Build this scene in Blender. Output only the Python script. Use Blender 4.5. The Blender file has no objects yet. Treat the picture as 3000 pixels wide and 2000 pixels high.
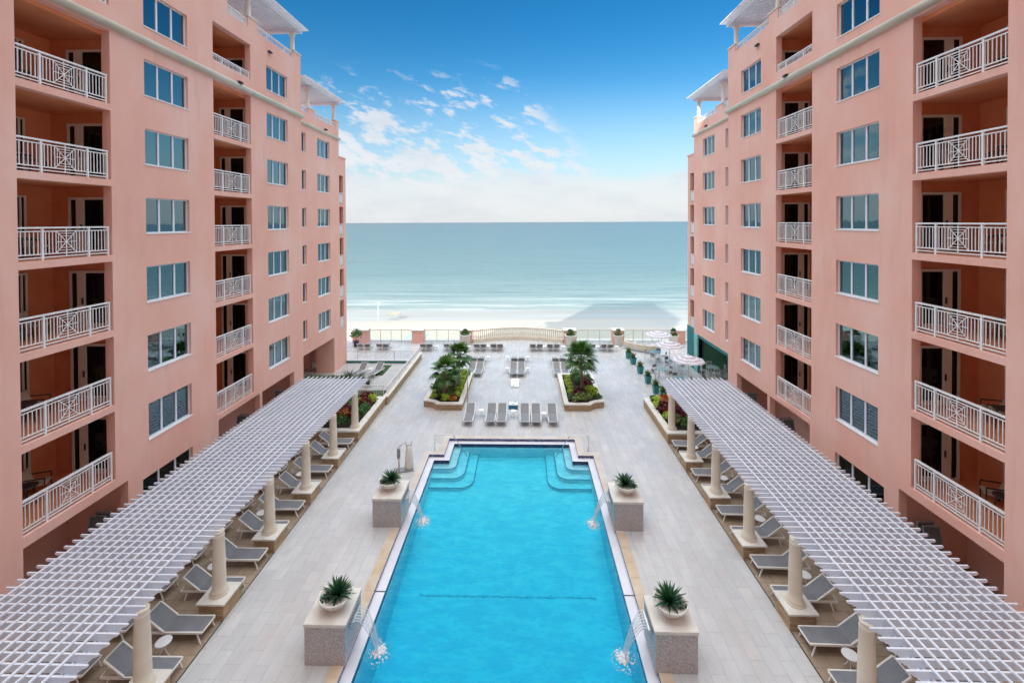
import bpy, bmesh, math, random
from mathutils import Vector, Matrix, noise
random.seed(7)
R = math.radians
PI = math.pi
scn = bpy.context.scene
COL = scn.collection
CX = -0.76                       # mirror axis of the courtyard

# ------------------------------------------------------------------ materials
MATS = {}
def nt(m):
    m.use_nodes = True
    t = m.node_tree
    for n in list(t.nodes): t.nodes.remove(n)
    return t
def N(t, typ, **kw):
    n = t.nodes.new(typ)
    for k, v in kw.items():
        if k in n.inputs.keys():
            n.inputs[k].default_value = v
        else:
            setattr(n, k, v)
    return n
def ramp(t, fac, stops):
    r = t.nodes.new('ShaderNodeValToRGB')
    el = r.color_ramp.elements
    while len(el) > 1: el.remove(el[-1])
    el[0].position = stops[0][0]; el[0].color = (*stops[0][1], 1)
    for p, c in stops[1:]:
        e = el.new(p); e.color = (*c, 1)
    t.links.new(fac, r.inputs[0])
    return r.outputs[0]
def mixc(t, fac, a, b, mode='MIX'):
    m = t.nodes.new('ShaderNodeMix'); m.data_type = 'RGBA'; m.blend_type = mode
    for s, v in ((m.inputs[0], fac), (m.inputs[6], a), (m.inputs[7], b)):
        if isinstance(v, (int, float)): s.default_value = v
        elif isinstance(v, tuple): s.default_value = (*v, 1)
        else: t.links.new(v, s)
    return m.outputs[2]
def math_n(t, op, a, b=0.0, clamp=False):
    m = t.nodes.new('ShaderNodeMath'); m.operation = op; m.use_clamp = clamp
    for s, v in ((m.inputs[0], a), (m.inputs[1], b)):
        if isinstance(v, (int, float)): s.default_value = v
        else: t.links.new(v, s)
    return m.outputs[0]
def smooth(t, x, a, b):
    m = t.nodes.new('ShaderNodeMapRange'); m.interpolation_type = 'SMOOTHSTEP'
    m.inputs[1].default_value = a; m.inputs[2].default_value = b
    t.links.new(x, m.inputs[0])
    return m.outputs[0]
def coords(t, kind='Object', scale=(1, 1, 1), rot=(0, 0, 0)):
    if kind == 'World':
        o = t.nodes.new('ShaderNodeNewGeometry').outputs['Position']
    else:
        o = t.nodes.new('ShaderNodeTexCoord').outputs[kind]
    mp = t.nodes.new('ShaderNodeMapping')
    mp.inputs['Scale'].default_value = scale; mp.inputs['Rotation'].default_value = rot
    t.links.new(o, mp.inputs[0])
    return mp.outputs[0]
def tnoise(t, vec, scale, detail=4, rough=.55):
    n = N(t, 'ShaderNodeTexNoise'); n.inputs['Scale'].default_value = scale
    n.inputs['Detail'].default_value = detail; n.inputs['Roughness'].default_value = rough
    t.links.new(vec, n.inputs['Vector'])
    return n.outputs[0]
def finish(t, color, rough=.6, metal=0, bump=None, bstr=.3, bdist=.02, spec=.5):
    p = t.nodes.new('ShaderNodeBsdfPrincipled')
    o = t.nodes.new('ShaderNodeOutputMaterial')
    if isinstance(color, tuple): p.inputs['Base Color'].default_value = (*color, 1)
    else: t.links.new(color, p.inputs['Base Color'])
    if isinstance(rough, (int, float)): p.inputs['Roughness'].default_value = rough
    else: t.links.new(rough, p.inputs['Roughness'])
    p.inputs['Metallic'].default_value = metal
    p.inputs['Specular IOR Level'].default_value = spec
    if bump is not None:
        b = t.nodes.new('ShaderNodeBump'); b.inputs['Strength'].default_value = bstr
        b.inputs['Distance'].default_value = bdist
        t.links.new(bump, b.inputs['Height']); t.links.new(b.outputs[0], p.inputs['Normal'])
    t.links.new(p.outputs[0], o.inputs[0])
    return p
def var_mat(name, c1, c2, scale=2.0, rough=.6, bscale=40, bstr=.15, kind='World', detail=4, metal=0, spec=.5, stretch=(1, 1, 1)):
    m = bpy.data.materials.new(name); t = nt(m)
    v = coords(t, kind, stretch)
    n = tnoise(t, v, scale, detail)
    c = ramp(t, n, [(.35, c1), (.65, c2)])
    finish(t, c, rough, metal, tnoise(t, v, bscale, 3), bstr, .02, spec)
    MATS[name] = m
    return m
def island_mat(name, cols, rough=.5, spec=.3):
    m = bpy.data.materials.new(name); t = nt(m)
    g = t.nodes.new('ShaderNodeNewGeometry')
    c = ramp(t, g.outputs['Random Per Island'], [(i / max(1, len(cols) - 1), c) for i, c in enumerate(cols)])
    p = finish(t, c, rough, 0, None, spec=spec)
    MATS[name] = m
    return m

# coral stucco
m = bpy.data.materials.new('coral_stucco'); t = nt(m); MATS['coral'] = m
v = coords(t, 'World')
big = tnoise(t, coords(t, 'World', (.9, .35, .22)), 1.0, 5, .6)
c = ramp(t, big, [(.3, (.82, .43, .335)), (.5, (.86, .495, .40)), (.68, (.88, .57, .49))])
st = tnoise(t, coords(t, 'World', (2.2, 2.2, .18)), 1.2, 5, .65)
c = mixc(t, math_n(t, 'MULTIPLY', smooth(t, st, .52, .8), .6), c, (.68, .40, .33))
fin = tnoise(t, v, 14, 5, .7)
c = mixc(t, math_n(t, 'MULTIPLY', fin, .25), c, (.76, .46, .38))
jt = t.nodes.new('ShaderNodeTexBrick'); t.links.new(coords(t, 'World', (1, 1, 1), (PI / 2, 0, PI / 2)), jt.inputs[0])
jt.inputs['Scale'].default_value = 1; jt.inputs['Brick Width'].default_value = 40; jt.inputs['Row Height'].default_value = 1.465
jt.inputs['Mortar Size'].default_value = .006
finish(t, c, .9, 0, tnoise(t, v, 60, 4, .7), .35, .01, .2)
island_mat('x_unused', [(1, 1, 1), (1, 1, 1)])
var_mat('white_paint', (.80, .80, .80), (.86, .86, .85), 3, .4, 30, .05)
var_mat('cream_metal', (.80, .77, .71), (.86, .83, .77), 3, .4, 30, .05)
var_mat('coral_bounce', (.74, .26, .11), (.82, .33, .17), .8, .9, 60, .3)  # coral deepened to orange, light bouncing in the recesses put into the colour
var_mat('dull_canvas', (.30, .27, .21), (.38, .34, .27), 2, .9)
var_mat('step_tile', (.02, .08, .2), (.03, .12, .26), 9, .5)
var_mat('white_vinyl', (.74, .78, .86), (.82, .85, .92), 1.2, .35, 20, .04)
var_mat('cream_column', (.74, .65, .52), (.82, .74, .60), 1.5, .6, 35, .12)
var_mat('warm_white', (.78, .73, .64), (.84, .80, .72), 1.5, .6, 35, .1)
var_mat('cornice', (.50, .47, .38), (.63, .60, .50), 1.1, .7, 30, .15, stretch=(1, .5, 3))
var_mat('limestone', (.70, .66, .59), (.80, .76, .69), 2.5, .6, 40, .12)
var_mat('line_tile', (.34, .52, .62), (.46, .62, .70), 9, .5)
var_mat('pale_coping', (.58, .50, .43), (.68, .63, .58), 1.2, .5, 40, .1)
var_mat('tan_coping', (.56, .42, .28), (.68, .57, .44), 1.6, .55, 40, .1)
var_mat('sling', (.20, .21, .23), (.24, .25, .265), 3, .45, 150, .25, 'Object')
var_mat('sling_dark', (.12, .13, .14), (.15, .16, .17), 3, .8, 150, .25, 'Object')
var_mat('dark_metal', (.02, .02, .02), (.05, .05, .05), 4, .4, 40, .1)
var_mat('grey_metal', (.25, .26, .27), (.35, .36, .37), 4, .35, 40, .1)
var_mat('steel', (.55, .56, .57), (.68, .69, .70), 4, .2, 40, .05, metal=1)
var_mat('teal', (.0, .16, .17), (.01, .22, .23), 1.5, .6, 40, .1)
var_mat('pale_aqua', (.22, .50, .45), (.30, .58, .52), 1.5, .6, 40, .1)
var_mat('green_wall', (.10, .34, .24), (.16, .42, .30), .8, .8, 30, .1)
var_mat('teal_glaze', (.0, .15, .15), (.01, .24, .23), 2.0, .2, 30, .1)
var_mat('navy_tile', (.004, .007, .05), (.02, .03, .14), 30, .25, 60, .1)
var_mat('soil', (.02, .014, .01), (.06, .04, .025), 9, .95, 30, .8)
var_mat('bark', (.14, .10, .07), (.28, .22, .17), 9, .9, 30, .8, stretch=(1, 1, 3))
var_mat('concrete', (.36, .35, .33), (.46, .45, .42), 1.5, .8, 30, .2)
var_mat('roof', (.30, .30, .30), (.38, .37, .35), .8, .9, 30, .2)
var_mat('cushion', (.58, .50, .36), (.68, .60, .46), 4, .9, 60, .3, 'Object')
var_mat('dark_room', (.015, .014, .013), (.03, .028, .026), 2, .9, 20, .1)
var_mat('curtain', (.16, .17, .15), (.30, .31, .28), 4, .9, 60, .2, stretch=(1, 6, .3))
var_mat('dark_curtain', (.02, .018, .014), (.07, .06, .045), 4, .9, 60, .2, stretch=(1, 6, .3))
var_mat('beige_canvas', (.62, .55, .42), (.72, .65, .52), 2, .9, 50, .2)
var_mat('grass_mat', (.02, .06, .012), (.05, .11, .025), 30, .95, 120, .9)
var_mat('dark_floor', (.22, .16, .12), (.32, .24, .18), 2, .8, 30, .2)
var_mat('pool_plaster', (.74, .83, .86), (.82, .88, .90), 1.2, .6, 30, .1)
var_mat('gutter_white', (.72, .72, .78), (.80, .80, .85), 1.2, .3, 30, .06)
island_mat('leaf_green', [(.02, .075, .015), (.04, .12, .025), (.07, .17, .035), (.12, .24, .06)])
island_mat('leaf_lime', [(.14, .28, .01), (.26, .42, .02), (.42, .54, .03), (.56, .62, .09)])
island_mat('leaf_red', [(.06, .006, .012), (.14, .012, .018), (.22, .02, .02), (.10, .02, .03)])
island_mat('leaf_orange', [(.22, .03, .01), (.42, .09, .01), (.50, .20, .02), (.10, .10, .02)])
island_mat('leaf_mix', [(.03, .09, .02), (.10, .17, .03), (.24, .30, .09), (.12, .09, .04)])
island_mat('leaf_dark', [(.008, .03, .012), (.015, .05, .02), (.03, .08, .03)])
island_mat('leaf_palm', [(.03, .10, .02), (.06, .16, .035), (.10, .22, .05), (.15, .28, .07)], .4, .5)
island_mat('leaf_agave', [(.012, .06, .022), (.02, .09, .03), (.035, .12, .045)], .35, .5)
island_mat('leaf_grassy', [(.08, .12, .07), (.14, .19, .12), (.20, .22, .14)])

# deck tiles
def tile_mat(name, w, h, c1, c2, c3, mortar, rot, rough, msize=.006, stretch=(1.2, .35, 1)):
    m = bpy.data.materials.new(name); t = nt(m); MATS[name] = m
    v = coords(t, 'World', (1, 1, 1), (0, 0, rot))
    b = t.nodes.new('ShaderNodeTexBrick'); t.links.new(v, b.inputs[0])
    b.inputs['Scale'].default_value = 1
    b.inputs['Brick Width'].default_value = w; b.inputs['Row Height'].default_value = h
    b.inputs['Mortar Size'].default_value = msize; b.inputs['Mortar Smooth'].default_value = .2
    b.inputs['Bias'].default_value = 0
    b.inputs['Color1'].default_value = (*c1, 1); b.inputs['Color2'].default_value = (*c2, 1)
    b.inputs['Mortar'].default_value = (*mortar, 1)
    g = tnoise(t, coords(t, 'World', stretch), 3.2, 4, .6)
    c = mixc(t, math_n(t, 'MULTIPLY', smooth(t, g, .35, .75), .55), b.outputs['Color'], c3)
    big = tnoise(t, coords(t, 'World'), .25, 3)
    c = mixc(t, math_n(t, 'MULTIPLY', smooth(t, big, .4, .65), .5), c, tuple(min(1, x * .86) for x in c1))
    pk = tnoise(t, coords(t, 'World', (1, .6, 1)), .8, 4, .6)
    c = mixc(t, math_n(t, 'MULTIPLY', smooth(t, pk, .48, .68), .30), c, (c1[0], c1[1] * .86, c1[2] * .78))
    rr = math_n(t, 'ADD', math_n(t, 'MULTIPLY', g, .25), rough - .12)
    inv = math_n(t, 'MULTIPLY', b.outputs['Fac'], -1)
    finish(t, c, rr, 0, inv, .5, .004, .5)
    return m
tile_mat('deck_tile', .92, .46, (.56, .555, .55), (.67, .655, .64), (.48, .49, .505), (.30, .30, .30), PI / 2, .27)
tile_mat('paver_tan', .6, .4, (.36, .27, .19), (.46, .36, .26), (.30, .22, .15), (.20, .15, .10), 0, .6, .012)
tile_mat('floor_tile', 1.2, .6, (.50, .49, .47), (.60, .58, .55), (.42, .40, .38), (.3, .29, .28), 0, .4)

def stone_mat(name):                        # ledgestone veneer: works on x- and y-facing faces
    m = bpy.data.materials.new(name); t = nt(m); MATS[name] = m
    g = t.nodes.new('ShaderNodeNewGeometry'); s = t.nodes.new('ShaderNodeSeparateXYZ')
    t.links.new(g.outputs['Position'], s.inputs[0])
    cb = t.nodes.new('ShaderNodeCombineXYZ')
    t.links.new(math_n(t, 'ADD', s.outputs[0], s.outputs[1]), cb.inputs[0]); t.links.new(s.outputs[2], cb.inputs[1])
    b = t.nodes.new('ShaderNodeTexBrick'); t.links.new(cb.outputs[0], b.inputs[0])
    b.inputs['Scale'].default_value = 1; b.inputs['Brick Width'].default_value = .26; b.inputs['Row Height'].default_value = .075
    b.inputs['Mortar Size'].default_value = .006; b.inputs['Mortar Smooth'].default_value = .3
    b.inputs['Color1'].default_value = (.36, .23, .12, 1); b.inputs['Color2'].default_value = (.62, .46, .28, 1)
    b.inputs['Mortar'].default_value = (.12, .08, .05, 1); b.offset = .37
    n = tnoise(t, g.outputs['Position'], 5, 4)
    c = mixc(t, math_n(t, 'MULTIPLY', n, .6), b.outputs['Color'], (.52, .36, .22))
    finish(t, c, .8, 0, math_n(t, 'MULTIPLY', b.outputs['Fac'], -1), .9, .02, .3)
stone_mat('ledgestone')
# speckled granite
m = bpy.data.materials.new('granite'); t = nt(m); MATS['granite'] = m
vo = N(t, 'ShaderNodeTexVoronoi'); vo.inputs['Scale'].default_value = 62
t.links.new(coords(t, 'World'), vo.inputs['Vector'])
sp = t.nodes.new('ShaderNodeSeparateColor'); t.links.new(vo.outputs['Color'], sp.inputs[0])
c = ramp(t, sp.outputs[0], [(0, (.24, .22, .21)), (.3, (.40, .375, .36)), (.65, (.52, .49, .47)), (1, (.68, .66, .64))])
finish(t, c, .45, 0, None)
# mosaic band
m = bpy.data.materials.new('mosaic'); t = nt(m); MATS['mosaic'] = m
vo = N(t, 'ShaderNodeTexVoronoi'); vo.inputs['Scale'].default_value = 26
t.links.new(coords(t, 'World'), vo.inputs['Vector'])
sp = t.nodes.new('ShaderNodeSeparateColor'); t.links.new(vo.outputs['Color'], sp.inputs[0])
c = ramp(t, sp.outputs[0], [(0, (.008, .012, .07)), (.5, (.02, .035, .16)), (.8, (.12, .15, .34)), (1, (.40, .42, .58))])
finish(t, c, .25, 0, None)
# window glass: clear with sky reflection
def glass_mat(name, fac, tint, trans):
    m = bpy.data.materials.new(name); t = nt(m); MATS[name] = m
    tr = t.nodes.new('ShaderNodeBsdfTransparent'); tr.inputs[0].default_value = (*trans, 1)
    gl = t.nodes.new('ShaderNodeBsdfGlossy'); gl.inputs[0].default_value = (*tint, 1); gl.inputs['Roughness'].default_value = .015
    bn = t.nodes.new('ShaderNodeBump'); bn.inputs['Strength'].default_value = .035; bn.inputs['Distance'].default_value = .05
    t.links.new(tnoise(t, coords(t, 'World'), 1.6, 2), bn.inputs['Height']); t.links.new(bn.outputs[0], gl.inputs['Normal'])
    lw = t.nodes.new('ShaderNodeFresnel'); lw.inputs[0].default_value = 1.5
    f = math_n(t, 'ADD', math_n(t, 'MULTIPLY', lw.outputs[0], .9), fac, True)
    mx = t.nodes.new('ShaderNodeMixShader'); t.links.new(f, mx.inputs[0])
    t.links.new(tr.outputs[0], mx.inputs[1]); t.links.new(gl.outputs[0], mx.inputs[2])
    o = t.nodes.new('ShaderNodeOutputMaterial'); t.links.new(mx.outputs[0], o.inputs[0])
glass_mat('window_glass', .30, (.46, .66, .72), (.30, .40, .38))
glass_mat('door_glass', .03, (.6, .7, .75), (.22, .24, .24))
glass_mat('clear_glass', .02, (.9, .95, .95), (.90, .95, .95))
# pool water (surface + absorbing body)
m = bpy.data.materials.new('pool_water'); t = nt(m); MATS['pool_water'] = m
tr = t.nodes.new('ShaderNodeBsdfTransparent')
gl = t.nodes.new('ShaderNodeBsdfGlossy'); gl.inputs['Roughness'].default_value = .04
v = coords(t, 'World', (.55, 1.35, 1))
h = math_n(t, 'ADD', math_n(t, 'MULTIPLY', tnoise(t, v, 2.4, 4, .6), .7), math_n(t, 'MULTIPLY', tnoise(t, v, 7.0, 3, .6), .5))
bn = t.nodes.new('ShaderNodeBump'); bn.inputs['Strength'].default_value = 1; bn.inputs['Distance'].default_value = .11
t.links.new(h, bn.inputs['Height']); t.links.new(bn.outputs[0], gl.inputs['Normal'])
fr = t.nodes.new('ShaderNodeFresnel'); fr.inputs[0].default_value = 1.33; t.links.new(bn.outputs[0], fr.inputs['Normal'])
ripple_tone = smooth(t, h, .52, .70)                       # light and dark of the ripples put into the tint; nothing refracts
tint = mixc(t, ripple_tone, (.74, .87, .94), (1, 1, 1))
t.links.new(tint, tr.inputs[0])
mx = t.nodes.new('ShaderNodeMixShader'); t.links.new(math_n(t, 'MULTIPLY', fr.outputs[0], .6, True), mx.inputs[0])
t.links.new(tr.outputs[0], mx.inputs[1]); t.links.new(gl.outputs[0], mx.inputs[2])
va = t.nodes.new('ShaderNodeVolumeAbsorption'); va.inputs[0].default_value = (.0, .91, .97, 1); va.inputs[1].default_value = 1.0
o = t.nodes.new('ShaderNodeOutputMaterial'); t.links.new(mx.outputs[0], o.inputs[0]); t.links.new(va.outputs[0], o.inputs['Volume'])
# falling water / foam
m = bpy.data.materials.new('white_water'); t = nt(m); MATS['white_water'] = m
p = finish(t, (.90, .94, .97), .3, 0, tnoise(t, coords(t, 'World'), 40, 3), .5, .02, .5); p.inputs['Alpha'].default_value = .85
m = bpy.data.materials.new('water_jet'); t = nt(m); MATS['water_jet'] = m
p = finish(t, (.88, .93, .96), .1, 0, None, spec=.8); p.inputs['Alpha'].default_value = .55
# sea
m = bpy.data.materials.new('sea_water'); t = nt(m); MATS['sea'] = m
g = t.nodes.new('ShaderNodeNewGeometry'); s = t.nodes.new('ShaderNodeSeparateXYZ'); t.links.new(g.outputs['Position'], s.inputs[0])
wob = math_n(t, 'MULTIPLY', math_n(t, 'SUBTRACT', tnoise(t, coords(t, 'World', (.012, .03, 1)), 1, 4), .5), 26)
yy = math_n(t, 'ADD', s.outputs[1], wob)
ly = math_n(t, 'LOGARITHM', math_n(t, 'MAXIMUM', yy, 20), 10)
c = ramp(t, math_n(t, 'DIVIDE', math_n(t, 'SUBTRACT', ly, 2.0), 2.2), [(0, (.32, .35, .32)), (.05, (.20, .28, .27)), (.13, (.105, .19, .195)), (.3, (.055, .13, .14)), (.55, (.03, .09, .105)), (1, (.012, .045, .065))])
st = tnoise(t, coords(t, 'World', (.008, .05, 1)), 1, 6, .6)
c = mixc(t, math_n(t, 'MULTIPLY', smooth(t, st, .5, .75), .45), c, (.10, .19, .21))
rp = tnoise(t, coords(t, 'World', (.035, .33, 1)), 1, 5, .65)
c = mixc(t, math_n(t, 'MULTIPLY', smooth(t, rp, .45, .7), .4), c, (.03, .09, .10))
# foam lines near the shore
wv = tnoise(t, coords(t, 'World', (.02, .22, 1)), 1, 5, .6)
near = smooth(t, yy, 150, 112)
foam = math_n(t, 'MULTIPLY', math_n(t, 'MULTIPLY', smooth(t, wv, .50, .72), near), .75)
c = mixc(t, foam, c, (.62, .62, .60))
hh = math_n(t, 'ADD', tnoise(t, coords(t, 'World', (.16, .55, 1)), 1, 5, .6), math_n(t, 'MULTIPLY', tnoise(t, coords(t, 'World', (.02, .10, 1)), 1, 4), 2.0))
p = finish(t, c, .25, 0, hh, 1, .5, .4)
# sand
m = bpy.data.materials.new('sand'); t = nt(m); MATS['sand'] = m
g = t.nodes.new('ShaderNodeNewGeometry'); s = t.nodes.new('ShaderNodeSeparateXYZ'); t.links.new(g.outputs['Position'], s.inputs[0])
n = tnoise(t, coords(t, 'World', (.02, .12, 1)), 1, 6, .6)
yy = math_n(t, 'ADD', s.outputs[1], math_n(t, 'MULTIPLY', n, 16))
c = ramp(t, smooth(t, yy, 92, 122), [(0, (.52, .46, .38)), (.35, (.47, .42, .35)), (.6, (.36, .345, .31)), (1, (.30, .30, .27))])
n2 = tnoise(t, coords(t, 'World', (.6, 1.2, 1)), 1, 6, .7)
wash = tnoise(t, coords(t, 'World', (.02, .3, 1)), 1, 6, .6)
c = mixc(t, math_n(t, 'MULTIPLY', smooth(t, wash, .42, .62), smooth(t, yy, 96, 106)), c, (.36, .40, .40))
c = mixc(t, math_n(t, 'MULTIPLY', n2, .3), c, (.38, .34, .28))
finish(t, c, math_n(t, 'SUBTRACT', .85, math_n(t, 'MULTIPLY', smooth(t, yy, 88, 104), .55)), 0, n2, .35, .08, .4)
# umbrella stripes (rings by local radius)
m = bpy.data.materials.new('umbrella_canvas'); t = nt(m); MATS['umbrella'] = m
tc = t.nodes.new('ShaderNodeTexCoord'); s = t.nodes.new('ShaderNodeSeparateXYZ'); t.links.new(tc.outputs['Object'], s.inputs[0])
rz = math_n(t, 'MULTIPLY', math_n(t, 'SUBTRACT', 2.62, s.outputs[2]), 1 / .125)
fr_ = math_n(t, 'FRACT', rz)
c = mixc(t, math_n(t, 'GREATER_THAN', fr_, .52), (.78, .76, .80), (.50, .47, .52))
finish(t, c, .85, 0, tnoise(t, tc.outputs['Object'], 60, 2), .1, .01, .2)

# ------------------------------------------------------------------ mesh builder
class MB:
    def __init__(s): s.v = []; s.f = []; s.sm = []
    def add(s, vs, fs, smooth=False):
        o = len(s.v); s.v += [tuple(x) for x in vs]
        s.f += [tuple(i + o for i in f) for f in fs]; s.sm += [smooth] * len(fs)
        return s
    def box(s, x0, x1, y0, y1, z0, z1):
        x0, x1 = sorted((x0, x1)); y0, y1 = sorted((y0, y1)); z0, z1 = sorted((z0, z1))
        return s.add([(x0, y0, z0), (x1, y0, z0), (x1, y1, z0), (x0, y1, z0), (x0, y0, z1), (x1, y0, z1), (x1, y1, z1), (x0, y1, z1)],
                     [(3, 2, 1, 0), (4, 5, 6, 7), (0, 1, 5, 4), (1, 2, 6, 5), (2, 3, 7, 6), (3, 0, 4, 7)])
    def tube(s, pts, r, n=8, closed=False, cap=True):
        pts = [Vector(p) for p in pts]; m = len(pts); rings = []
        rr = r if isinstance(r, (list, tuple)) else [r] * m
        up = Vector((0, 0, 1)); prev = None
        for i, p in enumerate(pts):
            a = pts[(i - 1) % m] if (closed or i > 0) else p; b = pts[(i + 1) % m] if (closed or i < m - 1) else p
            d = (b - a).normalized()
            if prev is None:
                q = up if abs(d.z) < .95 else Vector((0, 1, 0)); e1 = d.cross(q).normalized()
            else:
                e1 = (prev - d * prev.dot(d)).normalized()
            prev = e1; e2 = d.cross(e1)
            rings.append([p + (e1 * math.cos(2 * PI * k / n) + e2 * math.sin(2 * PI * k / n)) * rr[i] for k in range(n)])
        vs = [q for ring in rings for q in ring]; fs = []
        for i in range(m if closed else m - 1):
            j = (i + 1) % m
            for k in range(n): fs.append((i * n + k, i * n + (k + 1) % n, j * n + (k + 1) % n, j * n + k))
        s.add(vs, fs, n > 5)
        if cap and not closed:
            o = len(s.v) - len(vs)
            s.f += [tuple(o + k for k in reversed(range(n))), tuple(o + (m - 1) * n + k for k in range(n))]; s.sm += [False, False]
        return s
    def bar(s, a, b, w, h=None):                 # rectangular bar between two points
        a, b = Vector(a), Vector(b); h = h or w; d = (b - a).normalized()
        q = Vector((0, 0, 1)) if abs(d.z) < .95 else Vector((0, 1, 0))
        e1 = d.cross(q).normalized(); e2 = e1.cross(d)
        c = [(-1, -1), (1, -1), (1, 1), (-1, 1)]
        vs = [p + e1 * (w / 2 * i) + e2 * (h / 2 * j) for p in (a, b) for i, j in c]
        return s.add(vs, [(3, 2, 1, 0), (4, 5, 6, 7), (0, 1, 5, 4), (1, 2, 6, 5), (2, 3, 7, 6), (3, 0, 4, 7)])
    def lathe(s, prof, c=(0, 0, 0), n=24, ang=None, smooth=True):
        vs = []; fs = []; m = len(prof)
        for (r, z) in prof:
            for k in range(n):
                a = 2 * PI * k / n; vs.append((c[0] + r * math.cos(a), c[1] + r * math.sin(a), c[2] + z))
        for i in range(m - 1):
            for k in range(n): fs.append((i * n + k, i * n + (k + 1) % n, (i + 1) * n + (k + 1) % n, (i + 1) * n + k))
        s.add(vs, fs, smooth)
        o = len(s.v) - len(vs)
        s.f.append(tuple(o + k for k in reversed(range(n)))); s.f.append(tuple(o + (m - 1) * n + k for k in range(n))); s.sm += [False, False]
        return s
    def prism(s, poly, z0, z1, flip=False):
        n = len(poly)
        ar = sum(poly[i][0] * poly[(i + 1) % n][1] - poly[(i + 1) % n][0] * poly[i][1] for i in range(n))
        if ar < 0: poly = poly[::-1]
        vs = [(x, y, z0) for x, y in poly] + [(x, y, z1) for x, y in poly]
        fs = [tuple(reversed(range(n))), tuple(range(n, 2 * n))] + [(i, (i + 1) % n, n + (i + 1) % n, n + i) for i in range(n)]
        return s.add(vs, fs)
    def quad(s, a, b, c, d): return s.add([a, b, c, d], [(0, 1, 2, 3)])
    def mesh(s, name, mats):
        me = bpy.data.meshes.new(name); me.from_pydata(s.v, [], s.f)
        me.polygons.foreach_set('use_smooth', s.sm)
        if not isinstance(mats, (list, tuple)): mats = [mats]
        for m_ in mats: me.materials.append(MATS[m_])
        me.update(); return me
    def build(s, name, mat, parent=None, bevel=0, loc=None, recalc=False):
        me = s.mesh(name, mat)
        if recalc:
            bm = bmesh.new(); bm.from_mesh(me); bmesh.ops.remove_doubles(bm, verts=bm.verts, dist=1e-4)
            bmesh.ops.recalc_face_normals(bm, faces=bm.faces); bm.to_mesh(me); bm.free()
        o = bpy.data.objects.new(name, me); COL.objects.link(o)
        if parent: o.parent = parent
        if loc: o.location = loc
        if bevel:
            b = o.modifiers.new('bevel', 'BEVEL'); b.width = bevel; b.segments = 2; b.limit_method = 'ANGLE'; b.angle_limit = R(40)
        return o
def thing(name, label, cat, loc=(0, 0, 0), rot=0, group=None):
    o = bpy.data.objects.new(name, None); COL.objects.link(o); o.empty_display_size = .2
    o.location = loc; o.rotation_euler = (0, 0, rot); o['label'] = label; o['category'] = cat
    if group: o['group'] = group
    return o
def tag(o, label, cat, group=None, kind=None):
    o['label'] = label; o['category'] = cat
    if group: o['group'] = group
    if kind: o['kind'] = kind
    return o
def struct(o): o['kind'] = 'structure'; return o
KIDS = {}
def copy_tree(root, loc, rot, label, group=None, scale=None):
    if root.name not in KIDS: KIDS[root.name] = [(c, [g for g in bpy.data.objects if g.parent == c]) for c in bpy.data.objects if c.parent == root]
    r = root.copy(); COL.objects.link(r); r.location = loc; r.rotation_euler = (0, 0, rot); r['label'] = label
    if group: r['group'] = group
    if scale: r.scale = (scale,) * 3 if isinstance(scale, (int, float)) else scale
    for ch, gs in KIDS[root.name]:
        c = ch.copy(); COL.objects.link(c); c.parent = r
        for g in gs:
            d = g.copy(); COL.objects.link(d); d.parent = c
    return r
def placer(make):                                 # first call builds, the others copy
    st = {}
    def f(loc, rot, label, group=None, scale=None):
        if 'r' not in st:
            r = make(); st['r'] = r; r.location = loc; r.rotation_euler = (0, 0, rot); r['label'] = label
            if group: r['group'] = group
            if scale: r.scale = (scale,) * 3 if isinstance(scale, (int, float)) else scale
            bpy.context.view_layer.update()
            return r
        return copy_tree(st['r'], loc, rot, label, group, scale)
    return f
ORD = ['first', 'second', 'third', 'fourth', 'fifth', 'sixth', 'seventh', 'eighth', 'ninth', 'tenth', 'eleventh', 'twelfth', 'thirteenth', 'fourteenth']
EXPO = 1.05
SKYSAT = 1.12
SKYMUL = (.62, .70, .80)
SKYZEN = (.35, .85, .98)
SKYZ2 = (.36, .70, .84)
HAZEC = (3.1, 3.7, 4.1)
CLOUDA = (4.25, 4.3, 4.45); CLOUDB = (3.3, 3.55, 3.9)
OVERFILL = (11.9, 12.6, 13.1)  # colour of the added overhead fill
CTHR = .66
# ------------------------------------------------------------------ camera
yaw, pitch, roll = .025, .01127, -.0046
cy_, sy_ = math.cos(yaw), math.sin(yaw); cp, sp_ = math.cos(pitch), math.sin(pitch); cr, sr = math.cos(roll), math.sin(roll)
FW = Vector((-sy_ * cp, cy_ * cp, -sp_)); RT = Vector((cy_, sy_, 0)); UP = RT.cross(FW)
RR = RT * cr + UP * sr; UU = UP * cr - RT * sr
cd = bpy.data.cameras.new('camera'); cam = bpy.data.objects.new('camera', cd); COL.objects.link(cam)
M = Matrix((RR, UU, -FW)).transposed().to_4x4(); M.translation = (0, 0, 13.5); cam.matrix_world = M
cd.sensor_width = 36; cd.lens = 1311 / 3000 * 36; cd.shift_y = -334.5 / 3000; cd.shift_x = 0
cd.clip_start = .1; cd.clip_end = 60000
scn.camera = cam

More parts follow.
